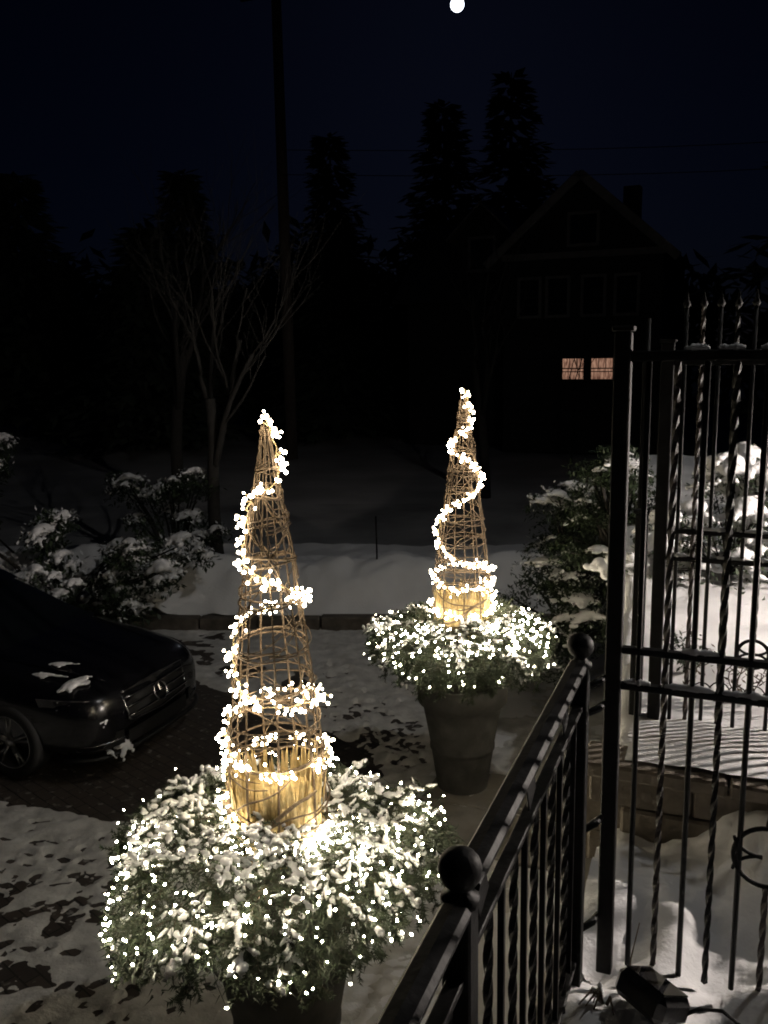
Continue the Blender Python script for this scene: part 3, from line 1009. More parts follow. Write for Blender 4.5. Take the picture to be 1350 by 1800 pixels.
        for q, th in spots:
            r_, z_ = surf(q)
            wob = 1 + .07 * math.sin(th * 3 + seed) + .05 * math.sin(th * 5 + 2 * seed) - skew * math.sin(th)
            dr = d0 * math.cos(th) + d1 * math.sin(th)
            p = dr * (r_ * wr * wob + rnd.uniform(.0, .05)) + Vector((0, 0, z_ + rnd.uniform(.025, .08) - (rnd.uniform(0, .2) if q > .82 else 0)))
            link('bulb', mini_me, nl, p, (rnd.uniform(-2.6, 2.6), rnd.uniform(-.8, .8), rnd.uniform(0, 6)), mini_r * rnd.uniform(.6, 1.25))
            if last is not None and (p - last).length < .3:
                wire.tube([last, last.lerp(p, .5) - Vector((0, 0, .025)), p], .0014, 3, cap=False)
            last = p
        tag(wire.build('wire', M['gwire'], nl), kind='stuff')

NEAR = [(1, 0), (.97, 40), (.94, 70), (.88, 80), (.84, 20), (.82, -60), (.78, -90), (.7, -88), (.66, -60), (.64, -20), (.61, 30), (.575, 80),
        (.54, 150), (.5, 230), (.48, 270), (.43, 285), (.38, 310), (.345, 345), (.34, 400), (.325, 440), (.31, 500), (.28, 570), (.26, 620),
        (.23, 640), (.2, 670), (.19, 720), (.185, 790), (.18, 820), (.16, 900), (.14, 970), (.09, 1000), (.05, 1030), (.02, 1080), (.02, 1160)]
FAR = [(1, 0), (.95, 60), (.87, 70), (.82, 0), (.77, -80), (.74, -40), (.72, 0), (.68, 50), (.64, 80), (.6, 50), (.57, 20), (.51, -40), (.46, -80), (.4, -85),
       (.36, -60), (.29, 15), (.25, 85), (.24, 180), (.22, 275), (.195, 330), (.19, 380), (.21, 440), (.17, 500), (.12, 440), (.10, 560), (.09, 640), (.075, 700), (.08, 760), (.10, 810), (.04, 830), (.0, 860)]

planter((-1.90, 3.28, DZ), -.17, (-1.885, 3.286, 1.715), NEAR, (190, 298), (240, 260), 3,
        dict(pot='tall clay pot at the bottom edge under the nearer boughs', fir='snow covered fir boughs ringing the nearer pot',
             cone='nearer leaning wicker cone of grapevine with straw at its foot', berry_top='warm berry lights round the upper half of the nearer wicker cone', berry_low='warm berry lights round the lower half of the nearer wicker cone',
             net='small warm lights heaped round the foot of the nearer cone', net_rim='small warm lights strung along the outer edge of the nearer boughs'),
        .70, 1.14, [(.20, .35, .05, .4), (.22, .9, .06, .3), (.18, -.4, .04, .5), (.2, .6, .05, .3)], 1.0, .0074, .0049, .05)
planter((-1.98, 6.40, DZ), -.19, (-1.965, 6.40, 1.66), FAR, (160, 298), (180, 170), 8,
        dict(pot='tall weathered clay pot standing on the stone slabs farther away', fir='lightly snow dusted fir boughs ringing the farther pot',
             cone='farther upright wicker cone of grapevine with straw at its foot', berry_top='warm berry lights round the upper half of the farther wicker cone', berry_low='warm berry lights round the lower half of the farther wicker cone',
             net='small warm lights heaped round the foot of the farther cone', net_rim='small warm lights strung along the outer edge of the farther boughs'),
        .36, 1.05, [(.22, .8, .07, .3), (.5, 1.2, .25, .4)], .95, .0082, .0056, 0, 4, .045)

# ------------------------------------------------------------------ the parked car
car = thing('parked_car', (-4.76, 6.15, DZ), 'glossy black parked car with snow patches, nose at the left edge', 'car')
# local frame: +x forward, nose at x = 0
ST = [  # back, half width, z bottom, z top
    (-.00, .50, .40, .62), (.03, .66, .27, .71), (.10, .76, .21, .775), (.25, .835, .19, .82), (.5, .875, .19, .865), (.85, .895, .19, .91), (1.25, .90, .19, .95),
    (1.6, .90, .19, .965), (2.4, .905, .19, .965), (3.3, .905, .19, .97), (4.0, .89, .2, 1.0), (4.4, .84, .24, 1.0), (4.58, .74, .32, .93), (4.64, .6, .45, .8)]
body = MB()
ring = []
for (s, wd, zb, zt_) in ST:
    h = zt_ - zb
    half = [(0, zt_), (wd * .45, zt_ - .004), (wd * .78, zt_ - .022), (wd * .93, zt_ - .075), (wd, zt_ - .2 if h > .5 else zt_ - h * .3), (wd, zb + h * .42), (wd * .985, zb + h * .14), (wd * .9, zb), (0, zb)]
    full = [(-s, y_, z_) for y_, z_ in half] + [(-s, -y_, z_) for y_, z_ in half[-2:0:-1]]
    ring.append(full)
n = len(ring[0])
body.v = [p for r_ in ring for p in r_]
for i in range(len(ring) - 1):
    for k in range(n):
        k2 = (k + 1) % n
        body.f.append((i * n + k, i * n + k2, (i + 1) * n + k2, (i + 1) * n + k))
body.f.append(tuple(range(n - 1, -1, -1)))
body.f.append(tuple((len(ring) - 1) * n + k for k in range(n)))
bo = body.build('body', M['paint'], car)
ss = bo.modifiers.new('sub', 'SUBSURF')
ss.levels = ss.render_levels = 3
cut = MB()
for ax_ in (.86, 3.62):
    for sd2 in (-1, 1):
        prof = []
        cyl = [(-ax_ + .345 * math.cos(2 * math.pi * k / 32), sd2 * .70, .33 + .345 * math.sin(2 * math.pi * k / 32)) for k in range(32)]
        cy2 = [(x_, sd2 * 1.1, z_) for x_, _, z_ in cyl]
        o_ = len(cut.v)
        cut.v += cyl + cy2
        fs = [(o_ + k, o_ + (k + 1) % 32, o_ + 32 + (k + 1) % 32, o_ + 32 + k) for k in range(32)] + [tuple(o_ + k for k in range(31, -1, -1)), tuple(o_ + 32 + k for k in range(32))]
        if sd2 < 0:
            fs = [f_[::-1] for f_ in fs]
        cut.f += fs
cut_o = cut.build('wheel_arch_cutter', M['carplastic'], car, smooth=False)
bm_ = bo.modifiers.new('arch', 'BOOLEAN')
bm_.object = cut_o
bm_.operation = 'DIFFERENCE'
bm_.solver = 'EXACT'
bpy.context.view_layer.update()
dg = bpy.context.evaluated_depsgraph_get()
me2 = bpy.data.meshes.new_from_object(bo.evaluated_get(dg))
bo.modifiers.clear()
bo.data = me2
bpy.data.objects.remove(cut_o, do_unlink=True)
# cabin
gh = MB()
gs = [(1.25, .70, .93, .95, .74), (1.55, .70, 1.08, .95, .78), (2.05, .58, 1.36, .95, .80), (2.5, .56, 1.425, .95, .80), (3.1, .56, 1.41, .95, .79), (3.6, .58, 1.28, .95, .76), (4.05, .62, 1.02, .96, .72)]
ring = []
for s, wt, zt_, zb, wb in gs:
    half = [(0, zt_), (wt * .6, zt_ - .008), (wt * .92, zt_ - .04), (wt + (wb - wt) * .25, zt_ - .12 if zt_ > 1.15 else (zt_ + zb) / 2), (wb, zb)]
    ring.append([(-s, y_, z_) for y_, z_ in half[::-1]] + [(-s, -y_, z_) for y_, z_ in half[1:]])
n = len(ring[0])
gh.v = [p for r_ in ring for p in r_]
for i in range(len(ring) - 1):
    for k in range(n - 1):
        gh.f.append((i * n + k, i * n + k + 1, (i + 1) * n + k + 1, (i + 1) * n + k))
go = gh.build('cabin', M['carglass'], car)
ss = go.modifiers.new('sub', 'SUBSURF')
ss.levels = ss.render_levels = 2
# roof skin
rs = MB()
rr_ = [(1.98, .50, 1.345), (2.2, .52, 1.405), (2.6, .53, 1.437), (3.1, .53, 1.42), (3.45, .52, 1.345)]
vs, fs = [], []
for s, w_, z_ in rr_:
    for j in range(7):
        y_ = -w_ + 2 * w_ * j / 6
        vs.append((-s, y_, z_ - .03 * (abs(y_) / w_) ** 3))
for i in range(len(rr_) - 1):
    for j in range(6):
        fs.append((i * 7 + j, i * 7 + j + 1, (i + 1) * 7 + j + 1, (i + 1) * 7 + j))
rs.add(vs, fs)
rs.build('roof', M['paint'], car)
def s_at(lat):
    tb = [(0, -.012), (.3, -.006), (.48, .01), (.62, .05), (.72, .11), (.79, .22), (.84, .36), (.87, .55)]
    lat = abs(lat)
    for (a, sa), (b, sb) in zip(tb, tb[1:]):
        if lat <= b:
            return sa + (sb - sa) * (lat - a) / (b - a)
    return tb[-1][1]
def front_patch(la, lb, zf, out=.012, n=14, m=5, tilt=.35):
    """a skin hugging the nose between two lateral positions; zf(u) -> (z low, z high)"""
    b = MB()
    vs, fs = [], []
    for i in range(n + 1):
        u_ = i / n
        lat = la + (lb - la) * u_
        z0, z1 = zf(u_)
        for j in range(m + 1):
            k = j / m
            z = z0 + (z1 - z0) * k
            back = s_at(lat) + max(0, z - .52) * tilt
            vs.append((-back + out, lat, z))
    for i in range(n):
        for j in range(m):
            a_ = i * (m + 1) + j
            fs.append((a_, a_ + m + 1, a_ + m + 2, a_ + 1))
    return b.add(vs, fs)
# grille: frame, slats, emblem
gr = front_patch(-.42, .42, lambda u_: (.43 + .03 * abs(2 * u_ - 1), .715 - .02 * abs(2 * u_ - 1)), .022).build('grille', M['carplastic'], car)
fr = MB()
loop = []
for i in range(25):
    lat = -.43 + .86 * i / 24
    loop.append((lat, .722 - .02 * abs(lat / .43)))
for i in range(25):
    lat = .43 - .86 * i / 24
    loop.append((lat * .93, .425 + .03 * abs(lat / .43)))
loop.append(loop[0])
fr.tube([(-s_at(l_) - max(0, z - .52) * .35 + .03, l_, z) for l_, z in loop], .010, 6)
fr.build('grille_frame', M['chrome'], gr)
for z in (.50, .575, .65):
    MB().tube([(-s_at(l_) - max(0, z - .52) * .35 + .036, l_, z) for l_ in [-.41 + .82 * i / 16 for i in range(17)]], [.013] * 17, 6).build('grille_slat', M['chrome'], gr)
em = Vector((.045, 0, .578))
ey, ez = Vector((0, 1, 0)), Vector((-.33, 0, .94)).normalized()
en = ey.cross(ez)
e_ = MB().torus(em, .082, .008, 32, 8, (ey, ez))
for k in range(3):
    a = math.pi / 2 + k * 2 * math.pi / 3
    d = ey * math.cos(a) + ez * math.sin(a)
    sdv = ey * -math.sin(a) + ez * math.cos(a)
    e_.add([em + d * .08, em + sdv * .013, em - sdv * .013, em + en * .014, em - en * .004], [(0, 1, 3), (0, 3, 2), (0, 4, 1), (0, 2, 4)])
e_.build('emblem', M['chrome'], gr, smooth=False)
# headlamps, indicators, bumper intakes
for sd2 in (-1, 1):
    hl = front_patch(sd2 * .50, sd2 * .86, lambda u_: (.565 + .05 * u_, .665 + .075 * u_), .018, 16, 6, .42).build('headlight', M['lamplens'], car)
    for lat, z, r_ in ((.56, .625, .032), (.66, .645, .038), (.75, .665, .03)):
        b = MB().lathe([(r_, .006), (r_ * .8, .0), (r_ * .4, -.008), (0, -.01)], 16)
        b.v = [(-s_at(lat) - max(0, z - .52) * .42 + .026 + p[2], sd2 * lat + p[0], z + p[1]) for p in b.v]
        b.build('reflector', M['chrome'], hl)
    for lat, z in ((.53, .60), (.60, .655), (.63, .60), (.70, .69), (.72, .625), (.79, .70), (.83, .66), (.82, .725)):
        MB().ball((-s_at(lat) - max(0, z - .52) * .42 + .022, sd2 * lat, z), .011, 10, 6).build('glint_bead', M['chrome'], hl)  # convex chrome beads added to give the headlamp bright glints
    MB().tube([(-s_at(l_) - max(0, z - .52) * .42 + .026, sd2 * l_, z) for l_, z in [(.50 + .36 * i / 12, .672 + .075 * i / 12) for i in range(13)]], .006, 5).build('lamp_trim', M['chrome'], hl)
    front_patch(sd2 * .47, sd2 * .80, lambda u_: (.27 + .02 * u_, .40), .014, 10, 4, 0).build('air_intake', M['carplastic'], car)
    MB().tube([(-s_at(l_) + .028, sd2 * l_, .335) for l_ in [.49 + .3 * i / 10 for i in range(11)]], .007, 5).build('intake_trim', M['chrome'], car)
front_patch(-.42, .42, lambda u_: (.25, .37), .016, 12, 4, 0).build('lower_intake', M['carplastic'], car)
lip = MB().tube([(-s_at(l_) + .03, l_, .215) for l_ in [-.84 + 1.68 * i / 30 for i in range(31)]], .022, 6)
lip.build('bumper_lip', M['carplastic'], car)
# bonnet creases
for sd2 in (-1, 1):
    MB().tube([(-.16 - 1.0 * t, sd2 * (.47 + .14 * t), .807 + .137 * t) for t in [i / 8 for i in range(9)]], .006, 5).build('bonnet_seam', M['paint'], car)
# wheels
def wheel(x_, y_, sd2):
    tyre = MB().lathe([(.235, -.105), (.30, -.11), (.322, -.085), (.328, 0), (.322, .085), (.30, .11), (.235, .105), (.225, 0), (.235, -.105)], 40)
    def orient(b):
        b.v = [(p[0], p[2] * sd2, p[1]) for p in b.v]
        if sd2 > 0:
            b.f = [f_[::-1] for f_ in b.f]
        return b
    wl = orient(tyre).build('wheel', M['rubber'], car, loc=(x_, y_, .328))
    rim = MB().lathe([(.236, .10), (.228, .108), (.218, .09), (.21, .0), (.21, -.09)], 40)
    orient(rim).build('rim', M['alloy'], wl)
    sp = MB()
    for k in range(5):
        for off in (-.13, .13):
            a = 2 * math.pi * k / 5 + .3
            p0 = Vector((.04 * math.cos(a + off * .5), .04 * math.sin(a + off * .5), .085))
            p1 = Vector((.222 * math.cos(a + off), .222 * math.sin(a + off), .092))
            sp.tube([p0, p0.lerp(p1, .5), p1], [.017, .013, .013], 6)
    sp.lathe([(0, .105), (.03, .103), (.048, .09), (.048, .06)], 20)
    orient(sp).build('spokes', M['alloy'], wl)
    dsk = MB().lathe([(0, .02), (.16, .02), (.16, .0)], 24)
    orient(dsk).build('brake_disc', M['carplastic'], wl)
for x_ in (-.86, -3.62):
    for sd2 in (-1, 1):
        wheel(x_, sd2 * .80, sd2)
for sd2 in (-1, 1):
    MB().ball((-1.62, sd2 * .99, 1.0), .1, 14, 8, (.6, 1.0, .7)).build('wing_mirror', M['paint'], car)
# ------------------------------------------------------------------ vegetation
def leaf_cloud(mb, c, rx, ry, rz, n, size, rnd, droop=.3):
    for _ in range(n):
        while True:
            p = Vector((rnd.uniform(-1, 1), rnd.uniform(-1, 1), rnd.uniform(-1, 1)))
            if p.length < 1:
                break
        p = Vector((p.x * rx, p.y * ry, p.z * rz)) + Vector(c)
        d = Vector((rnd.uniform(-1, 1), rnd.uniform(-1, 1), rnd.uniform(-.6 - droop, .6))).normalized()
        s = d.cross(Vector((rnd.uniform(-.4, .4), rnd.uniform(-.4, .4), 1))).normalized()
        L = size * rnd.uniform(.6, 1.3)
        mb.add([p, p + d * L * .5 + s * L * .2, p + d * L, p + d * L * .5 - s * L * .2], [(0, 1, 2, 3)])

def clump_mesh(seed, fingers):
    """irregular pillow of snow: overlapping lumps fused by a voxel remesh; about 1 unit across"""
    rnd = random.Random(seed)
    b = MB()
    b.ball((0, 0, .05), .42, 14, 8, (1, rnd.uniform(.7, 1), .55))
    for k in range(fingers):
        a = 6.283 * k / fingers + rnd.uniform(-.4, .4)
        L = rnd.uniform(.35, .95)
        n = 3
        for i in range(n):
            u_ = (i + 1) / n
            q = .30 * (1 - .55 * u_) * rnd.uniform(.8, 1.25)
            b.ball((math.cos(a) * L * u_ + rnd.uniform(-.06, .06), math.sin(a) * L * u_ + rnd.uniform(-.06, .06), .06 - .42 * (L * u_) ** 1.5 + rnd.uniform(-.05, .06)), q, 12, 7, (1, 1, rnd.uniform(.55, .8)))
    o = b.build('tmp', M['snow_soft'])
    m = o.modifiers.new('r', 'REMESH')
    m.mode = 'VOXEL'
    m.voxel_size = .055
    m.use_smooth_shade = True
    sm = o.modifiers.new('s', 'SMOOTH')
    sm.factor = .5
    sm.iterations = 2
    bpy.context.view_layer.update()
    me = bpy.data.meshes.new_from_object(o.evaluated_get(bpy.context.evaluated_depsgraph_get()))
    me.name = 'snow_clump'
    bpy.data.objects.remove(o, do_unlink=True)
    return me
CLUMPS = [clump_mesh(300 + i, 4 + i % 4) for i in range(8)]

# snow left on the car
for i, (p, r_, sc_) in enumerate((((-.36, -.64, .815), (.06, -.13, .3), (.17, .26, .11)), ((-.66, -.66, .868), (.2, -.1, .1), (.28, .07, .06)), ((-.66, -.45, .893), (.05, -.1, .2), (.22, .06, .05)),
                                 ((-.06, -.60, .545), (.2, .5, .5), (.06, .13, .07)), ((-.01, -.46, .245), (.1, .35, .3), (.10, .20, .13)), ((-.03, -.62, .25), (.1, .3, 1.3), (.06, .10, .06)))):
    link('snow_patch', CLUMPS[(i * 3 + 1) % 8], car, p, r_, sc_)

def snowy_bush(name, loc, label, clumps, seed, leafsize=.10, nleaf=260, cat='bush', stem_r=.03):
    """clumps: (x, y, z, rx, ry, rz, snow?)"""
    rnd = random.Random(seed)
    b = thing(name, loc, label, cat)
    lf = MB()
    st_ = MB()
    for (x_, y_, z_, rx, ry, rz, sn_) in clumps:
        leaf_cloud(lf, (x_, y_, z_ - rz * .5), rx * 1.08, ry * 1.08, rz * .95, nleaf, leafsize, rnd)
        st_.tube([(x_ * .15, y_ * .15, 0), (x_ * .5, y_ * .5, z_ * .55), (x_, y_, z_ - rz * .2)], [stem_r, stem_r * .6, stem_r * .3], 5)
    o = lf.build('foliage', M['leaf'], b, smooth=False)
    st_.build('stems', M['bark'], b)
    du = MB()
    for (x_, y_, z_, rx, ry, rz, sn_) in clumps:
        if sn_ and leafsize > .05:
            leaf_cloud(du, (x_, y_, z_ + rz * .05), rx * 1.15, ry * 1.15, rz * .55, 60, leafsize * .8, rnd)
    if du.v:
        tag(du.build('snow_dusting', M['snow_soft'], b, smooth=False), kind='stuff')
    for i, (x_, y_, z_, rx, ry, rz, sn_) in enumerate(clumps):
        for k in range(sn_):
            a = rnd.uniform(0, 6.28)
            f_ = 0 if k == 0 else .7
            sc_ = (1 if k == 0 else .55) * rnd.uniform(.6, 1.15)
            link('snow_clump', CLUMPS[rnd.randrange(8)], b, (x_ + rx * f_ * math.cos(a), y_ + ry * f_ * math.sin(a), z_ + rz * (.22 if k == 0 else -.15)),
                 (rnd.uniform(-.3, .3) - .25 * y_ / max(.1, abs(y_) + ry), rnd.uniform(-.3, .3), rnd.uniform(0, 6.28)), (rx * sc_, ry * sc_, rz * sc_ * 1.35))
    return b

# big snow laden bush at the left, behind the car
rn = random.Random(77)
cl = []
for k in range(44):
    a = rn.uniform(-1, 1)
    x_ = a * 2.0
    y_ = rn.uniform(-.7, .5)
    z_ = (1.45 - .45 * abs(a)) * rn.uniform(.2, 1.0) + .22 * y_
    s = rn.uniform(.20, .36)
    cl.append((x_, y_, z_, s, s * .85, s * .75, 3 if rn.random() < .62 else 0))
snowy_bush('snowy_bush', (-8.35, 8.95, DZ + .15), 'broad evergreen bush heaped with snow behind the parked car', cl, 5, .09, 170)
cl = []
for k in range(20):
    a = rn.uniform(-1, 1)
    s = rn.uniform(.2, .32)
    cl.append((a * .9, rn.uniform(-.4, .4), rn.uniform(.3, 1.5), s * 1.2, s * .85, s * .65, 2 if rn.random() < .6 else 0))
snowy_bush('snowy_bush', (-8.1, 11.2, DZ + .2), 'snow capped evergreen bush left of the bare tree trunk', cl, 6, .09, 170)
cl = [(rn.uniform(-.9, .9), rn.uniform(-.4, .4), rn.uniform(.9, 2.1), .34, .3, .25, 1) for k in range(12)]
snowy_bush('snowy_bush', (-13.4, 12.5, DZ), 'dim snow dusted bush at the far left edge', cl, 7, .12, 200)

# drooping yew between the far pot and the garden
cl = []
for k in range(52):
    t = (k / 51) ** 1.2
    a = rn.uniform(0, 6.28)
    rr = 1.05 * (1 - .7 * t) * rn.uniform(.5, 1.05)
    s = rn.uniform(.15, .25)
    cl.append((rr * math.cos(a) * .8, rr * math.sin(a), .1 + 1.45 * t, s * 1.35, s * 1.1, s * .6, 1 if rn.random() < .55 else 0))
snowy_bush('drooping_yew', (-1.55, 8.7, -1.0), 'dark drooping yew with snow on its branches right of the far pot', cl, 8, .06, 260, 'shrub')
cl = []
for k in range(34):
    t = (k / 33) ** 1.2
    a = rn.uniform(0, 6.28)
    rr = .55 * (1 - .65 * t) * rn.uniform(.4, 1.05)
    s = rn.uniform(.11, .19)
    cl.append((rr * math.cos(a), rr * math.sin(a), .02 + .95 * t, s * 1.35, s * 1.1, s * .6, 1 if rn.random() < .4 else 0))
snowy_bush('dark_yew', (-1.0, 7.75, .1), 'dark spreading yew behind the tall fence post with little snow', cl, 18, .05, 300, 'shrub')
# snow buried shrub in the lit garden
cl = []
for k in range(34):
    t = (k / 33) ** .9
    a = rn.uniform(0, 6.28)
    rr = .74 * (1 - .85 * t) * rn.uniform(.6, 1)
    s = rn.uniform(.22, .34) * (1 - .4 * t)
    cl.append((rr * math.cos(a), rr * math.sin(a), .0 + .80 * t, s * 1.1, s, s * .95, 2))
snowy_bush('snowy_shrub', (-.05, 6.55, .36), 'conical shrub buried in bright snow behind the garden fences', cl, 9, .045, 120, 'shrub', .008)
cl = []
for k in range(12):
    a = rn.uniform(0, 6.28)
    s = rn.uniform(.22, .32)
    cl.append((.45 * math.cos(a), .45 * math.sin(a), .0 + rn.uniform(0, .6), s * 1.1, s, s * .85, 2))
snowy_bush('snowy_shrub', (.75, 6.9, .36), 'low snow covered shrub at the right edge of the garden', cl, 10, .045, 60, 'shrub', .008)
# dead creeper and hoops by the second fence
rn = random.Random(41)
hp = thing('garden_hoops', (0, 4.12, .34), 'thin wire garden hoops in the snow by the second fence', 'edging')
for k in range(5):
    cx = -.12 + k * .075
    MB().tube([(cx + .055 * math.cos(t), .03 * (k % 2), .085 * math.sin(t) + .01) for t in [math.pi * i / 12 for i in range(13)]], .0035, 5).build('hoop', M['rust'], hp)
cr_ = thing('dead_creeper', (-.18, 4.25, .34), 'dry leafy creeper hanging dark against the garden snow', 'plant')
for k in range(9):
    x0 = rn.uniform(-.15, .42)
    p = [Vector((x0, 0, 0))]
    for i in range(8):
        p.append(p[-1] + Vector((rn.uniform(-.035, .035), rn.uniform(-.02, .02), rn.uniform(.0, .07) * (1 if i < 5 else -.5))))
    v_ = MB().tube(p, .0028, 4).build('stem', M['twig'], cr_)
    lf = MB()
    for q in p[1:]:
        leaf_cloud(lf, q, .03, .03, .03, 2, .035, rn)
    lf.build('dry_leaves', M['twig'], v_, smooth=False)
dk = thing('dark_shrub', (-.22, 4.5, .34), 'small dark shrub poking out of snow beside the fence post', 'shrub')
lf = MB()
leaf_cloud(lf, (0, 0, .12), .10, .08, .12, 240, .035, rn)
lf.build('foliage', M['leaf'], dk, smooth=False)
MB().tube([(0, 0, -.02), (0.01, 0, .2)], .008, 5).build('stem', M['bark'], dk)

# driveway marker stakes in the snow bank
for i, (x_, y_, h, lb) in enumerate(((-6.62, 10.0, .62, 'thin dark stake in the snow bank in front of the tree trunk'), (-4.53, 10.75, .95, 'thin dark stake in the snow bank between the two wicker cones'))):
    tag(MB().tube([(0, 0, -.3), (0.005, 0, h * .5), (0, 0, h)], .011, 6).build('marker_stake', M['iron'], loc=(x_, y_, DZ + .35)), lb, 'stake', 'driveway marker stakes')

# bare trees
def bare_tree(name, loc, label, h, r, seed, lean=0, spread=.5, levels=4, group=None, snow=0.0):
    rnd = random.Random(seed)
    t = thing(name, loc, label, 'tree', group)
    trunk = MB(); limbs = MB()
    def grow(p, d, L, r_, lev):
        n = 5
        path, rr = [p], [r_]
        q, dd = p.copy(), d.copy()
        for i in range(n):
            dd = (dd + Vector((rnd.uniform(-1, 1), rnd.uniform(-1, 1), rnd.uniform(-.3, .8))) * (.10 if lev == 0 else .17)).normalized()
            q = q + dd * L / n
            path.append(q.copy())
            rr.append(r_ * (1 - .5 * (i + 1) / n) if lev else r_ * (1 - .3 * (i + 1) / n))
        (trunk if lev == 0 else limbs).tube(path, rr, 10 if lev == 0 else 6 if lev < 2 else 4)
        if lev >= levels:
            return
        for k in range(rnd.randint(3, 4) if lev < 2 else 3):
            i = rnd.randint(3, n) if lev == 0 else rnd.randint(2, n)
            a = rnd.uniform(0, 6.28)
            nd = (dd + Vector((math.cos(a), math.sin(a), rnd.uniform(-.1, .5))) * rnd.uniform(.5, 1.0) * spread * 1.6).normalized()
            grow(path[i], nd, L * rnd.uniform(.55, .8), rr[i] * .62, lev + 1)
    grow(Vector((0, 0, -.2)), Vector((lean, 0, 1)).normalized(), h * .42, r, 0)
    trunk.build('trunk', M['bark'], t)
    limbs.build('crown', M['bark'], t)
    return t
bare_tree('bare_tree', (-7.35, 11.25, DZ + .25), 'bare tree with pale straight trunk behind the nearer wicker cone', 6.6, .11, 14, -.03)
bare_tree('bare_tree', (-12.5, 17.5, DZ), 'dim bare tree at the left beyond the bushes', 9, .16, 15)
bare_tree('bare_tree', (-5.6, 20, DZ), 'dim bare tree across the street between the two cones', 8, .13, 16)
bare_tree('bare_tree', (1.6, 14, 0), 'tall dark bare tree at the right above the fences', 11, .2, 17, spread=.42)

bare_tree('bare_shrub', (-4.75, 26.3, DZ), 'thin bare shrub in front of the lit windows', 6.5, .035, 19, spread=.5, levels=4)

def conifer(loc, h, rad, seed, label, fill=1.0):
    rnd = random.Random(seed)
    t = thing('conifer_tree', loc, label, 'tree', 'dark conifers against the night sky')
    MB().tube([(0, 0, 0), (0, 0, h * .5), (0, 0, h * .98)], [h * .018, h * .011, .02], 8).build('trunk', M['bark'], t)
    cr2 = MB()
    z = h * .10
    while z < h * .985:
        k = (z - h * .1) / (h * .9)
        rr = rad * (1 - k) ** .82 * rnd.uniform(.75, 1.12) + .12
        nb = int((7 + 9 * (1 - k)) * fill)
        for i in range(nb):
            a = rnd.uniform(0, 6.28)
            L = rr * rnd.uniform(.6, 1.1)
            droop = rnd.uniform(.15, .42)
            steps = max(2, int(L / .38))
            for s in range(steps):
                u_ = (s + .6) / steps
                c = Vector((math.cos(a) * L * u_, math.sin(a) * L * u_, z - droop * L * u_ + .12 * L * u_ * u_))
                for q in range(3):
                    d = Vector((math.cos(a + rnd.uniform(-.9, .9)), math.sin(a + rnd.uniform(-.9, .9)), rnd.uniform(-.6, .15))).normalized()
                    sd2 = Vector((-d.y, d.x, rnd.uniform(-.5, .5))).normalized()
                    W = .62 * (1.15 - .5 * u_) * (.55 + rad / 6)
                    cr2.add([c, c + d * W * .6 + sd2 * W * .22, c + d * W * 1.2, c + d * W * .6 - sd2 * W * .22], [(0, 1, 2, 3)])
        z += h * .022 * (1.2 - .5 * k) + .08
    cr2.build('crown', M['farleaf'], t, smooth=False)

conifer((-12.5, 38.0, DZ), 13.6, 4.2, 1, 'narrow dark conifer left of the house below the moon')
conifer((-10.1, 40.0, DZ), 15.2, 4.6, 2, 'taller dark conifer rising behind the house roof')
conifer((-28.5, 30, DZ), 11.0, 4.6, 3, 'broad dark conifer at the far left edge', 1.2)
conifer((-22.5, 33, DZ), 11.0, 4.2, 4, 'dark conifer mass left of the utility pole', 1.2)
conifer((-17.4, 37, DZ), 12.8, 3.4, 5, 'dark conifer just right of the utility pole', 1.2)
conifer((-14.4, 31, DZ), 8.2, 3.2, 6, 'low dark conifer between pole and house', 1.1)
conifer((3.2, 21, -.5), 15.5, 4.0, 7, 'tall dark conifer at the right edge of the sky', 1.2)
conifer((-19.5, 26, DZ), 7.8, 3.6, 8, 'squat dark conifer in front of the left tree line', 1.1)
# the wood beyond, one dark mass
rn = random.Random(91)
fw = MB()
for k in range(150):
    x_ = rn.uniform(-75, 45)
    y_ = rn.uniform(46, 60)
    h = rn.uniform(6.5, 11.5) * (1.0 if x_ < -14 else .78)
    leaf_cloud(fw, (x_, y_, DZ + h * .5), rn.uniform(2.2, 3.6), 2.5, h * .5, 190, 1.5, rn)
    fw.tube([(x_, y_, DZ), (x_, y_, DZ + h * .8)], [.25, .08], 5)
tag(fw.build('far_wood', M['farleaf'], smooth=False), 'dark mass of trees far behind the house', 'wood', kind='stuff')

# utility pole with wires
up = thing('utility_pole', (-13.4, 25.0, DZ), 'tall dark wooden utility pole rising out of the top of the picture', 'utility pole')
MB().tube([(0, 0, 0), (0.03, 0, 7), (.06, 0, 14.5)], [.19, .17, .14], 14).build('pole', M['pole'], up)
MB().bbox((0.06, -.16, 13.6), (2.2, .1, .12), .01).build('cross_arm', M['pole'], up, smooth=False)
for k in range(3):
    MB().lathe([(0, .12), (.05, .1), (.05, .02), (.03, 0)], 10, (-.8 + k * .85, -.16, 13.66)).build('insulator', M['chrome'], up)
for i, (z, lb) in enumerate(((9.3, 'upper overhead wire crossing the sky from the pole'), (8.6, 'lower overhead wire crossing the sky from the pole'))):
    a, b = Vector((-13.3, 24.8, DZ + z)), Vector((22, 33, DZ + z + 1.4))
    tag(MB().tube([a.lerp(b, k / 20) - Vector((0, 0, 1.1 * math.sin(math.pi * k / 20))) for k in range(21)], .011, 5).build('overhead_wire', M['rubber']), lb, 'wire', 'overhead wires')

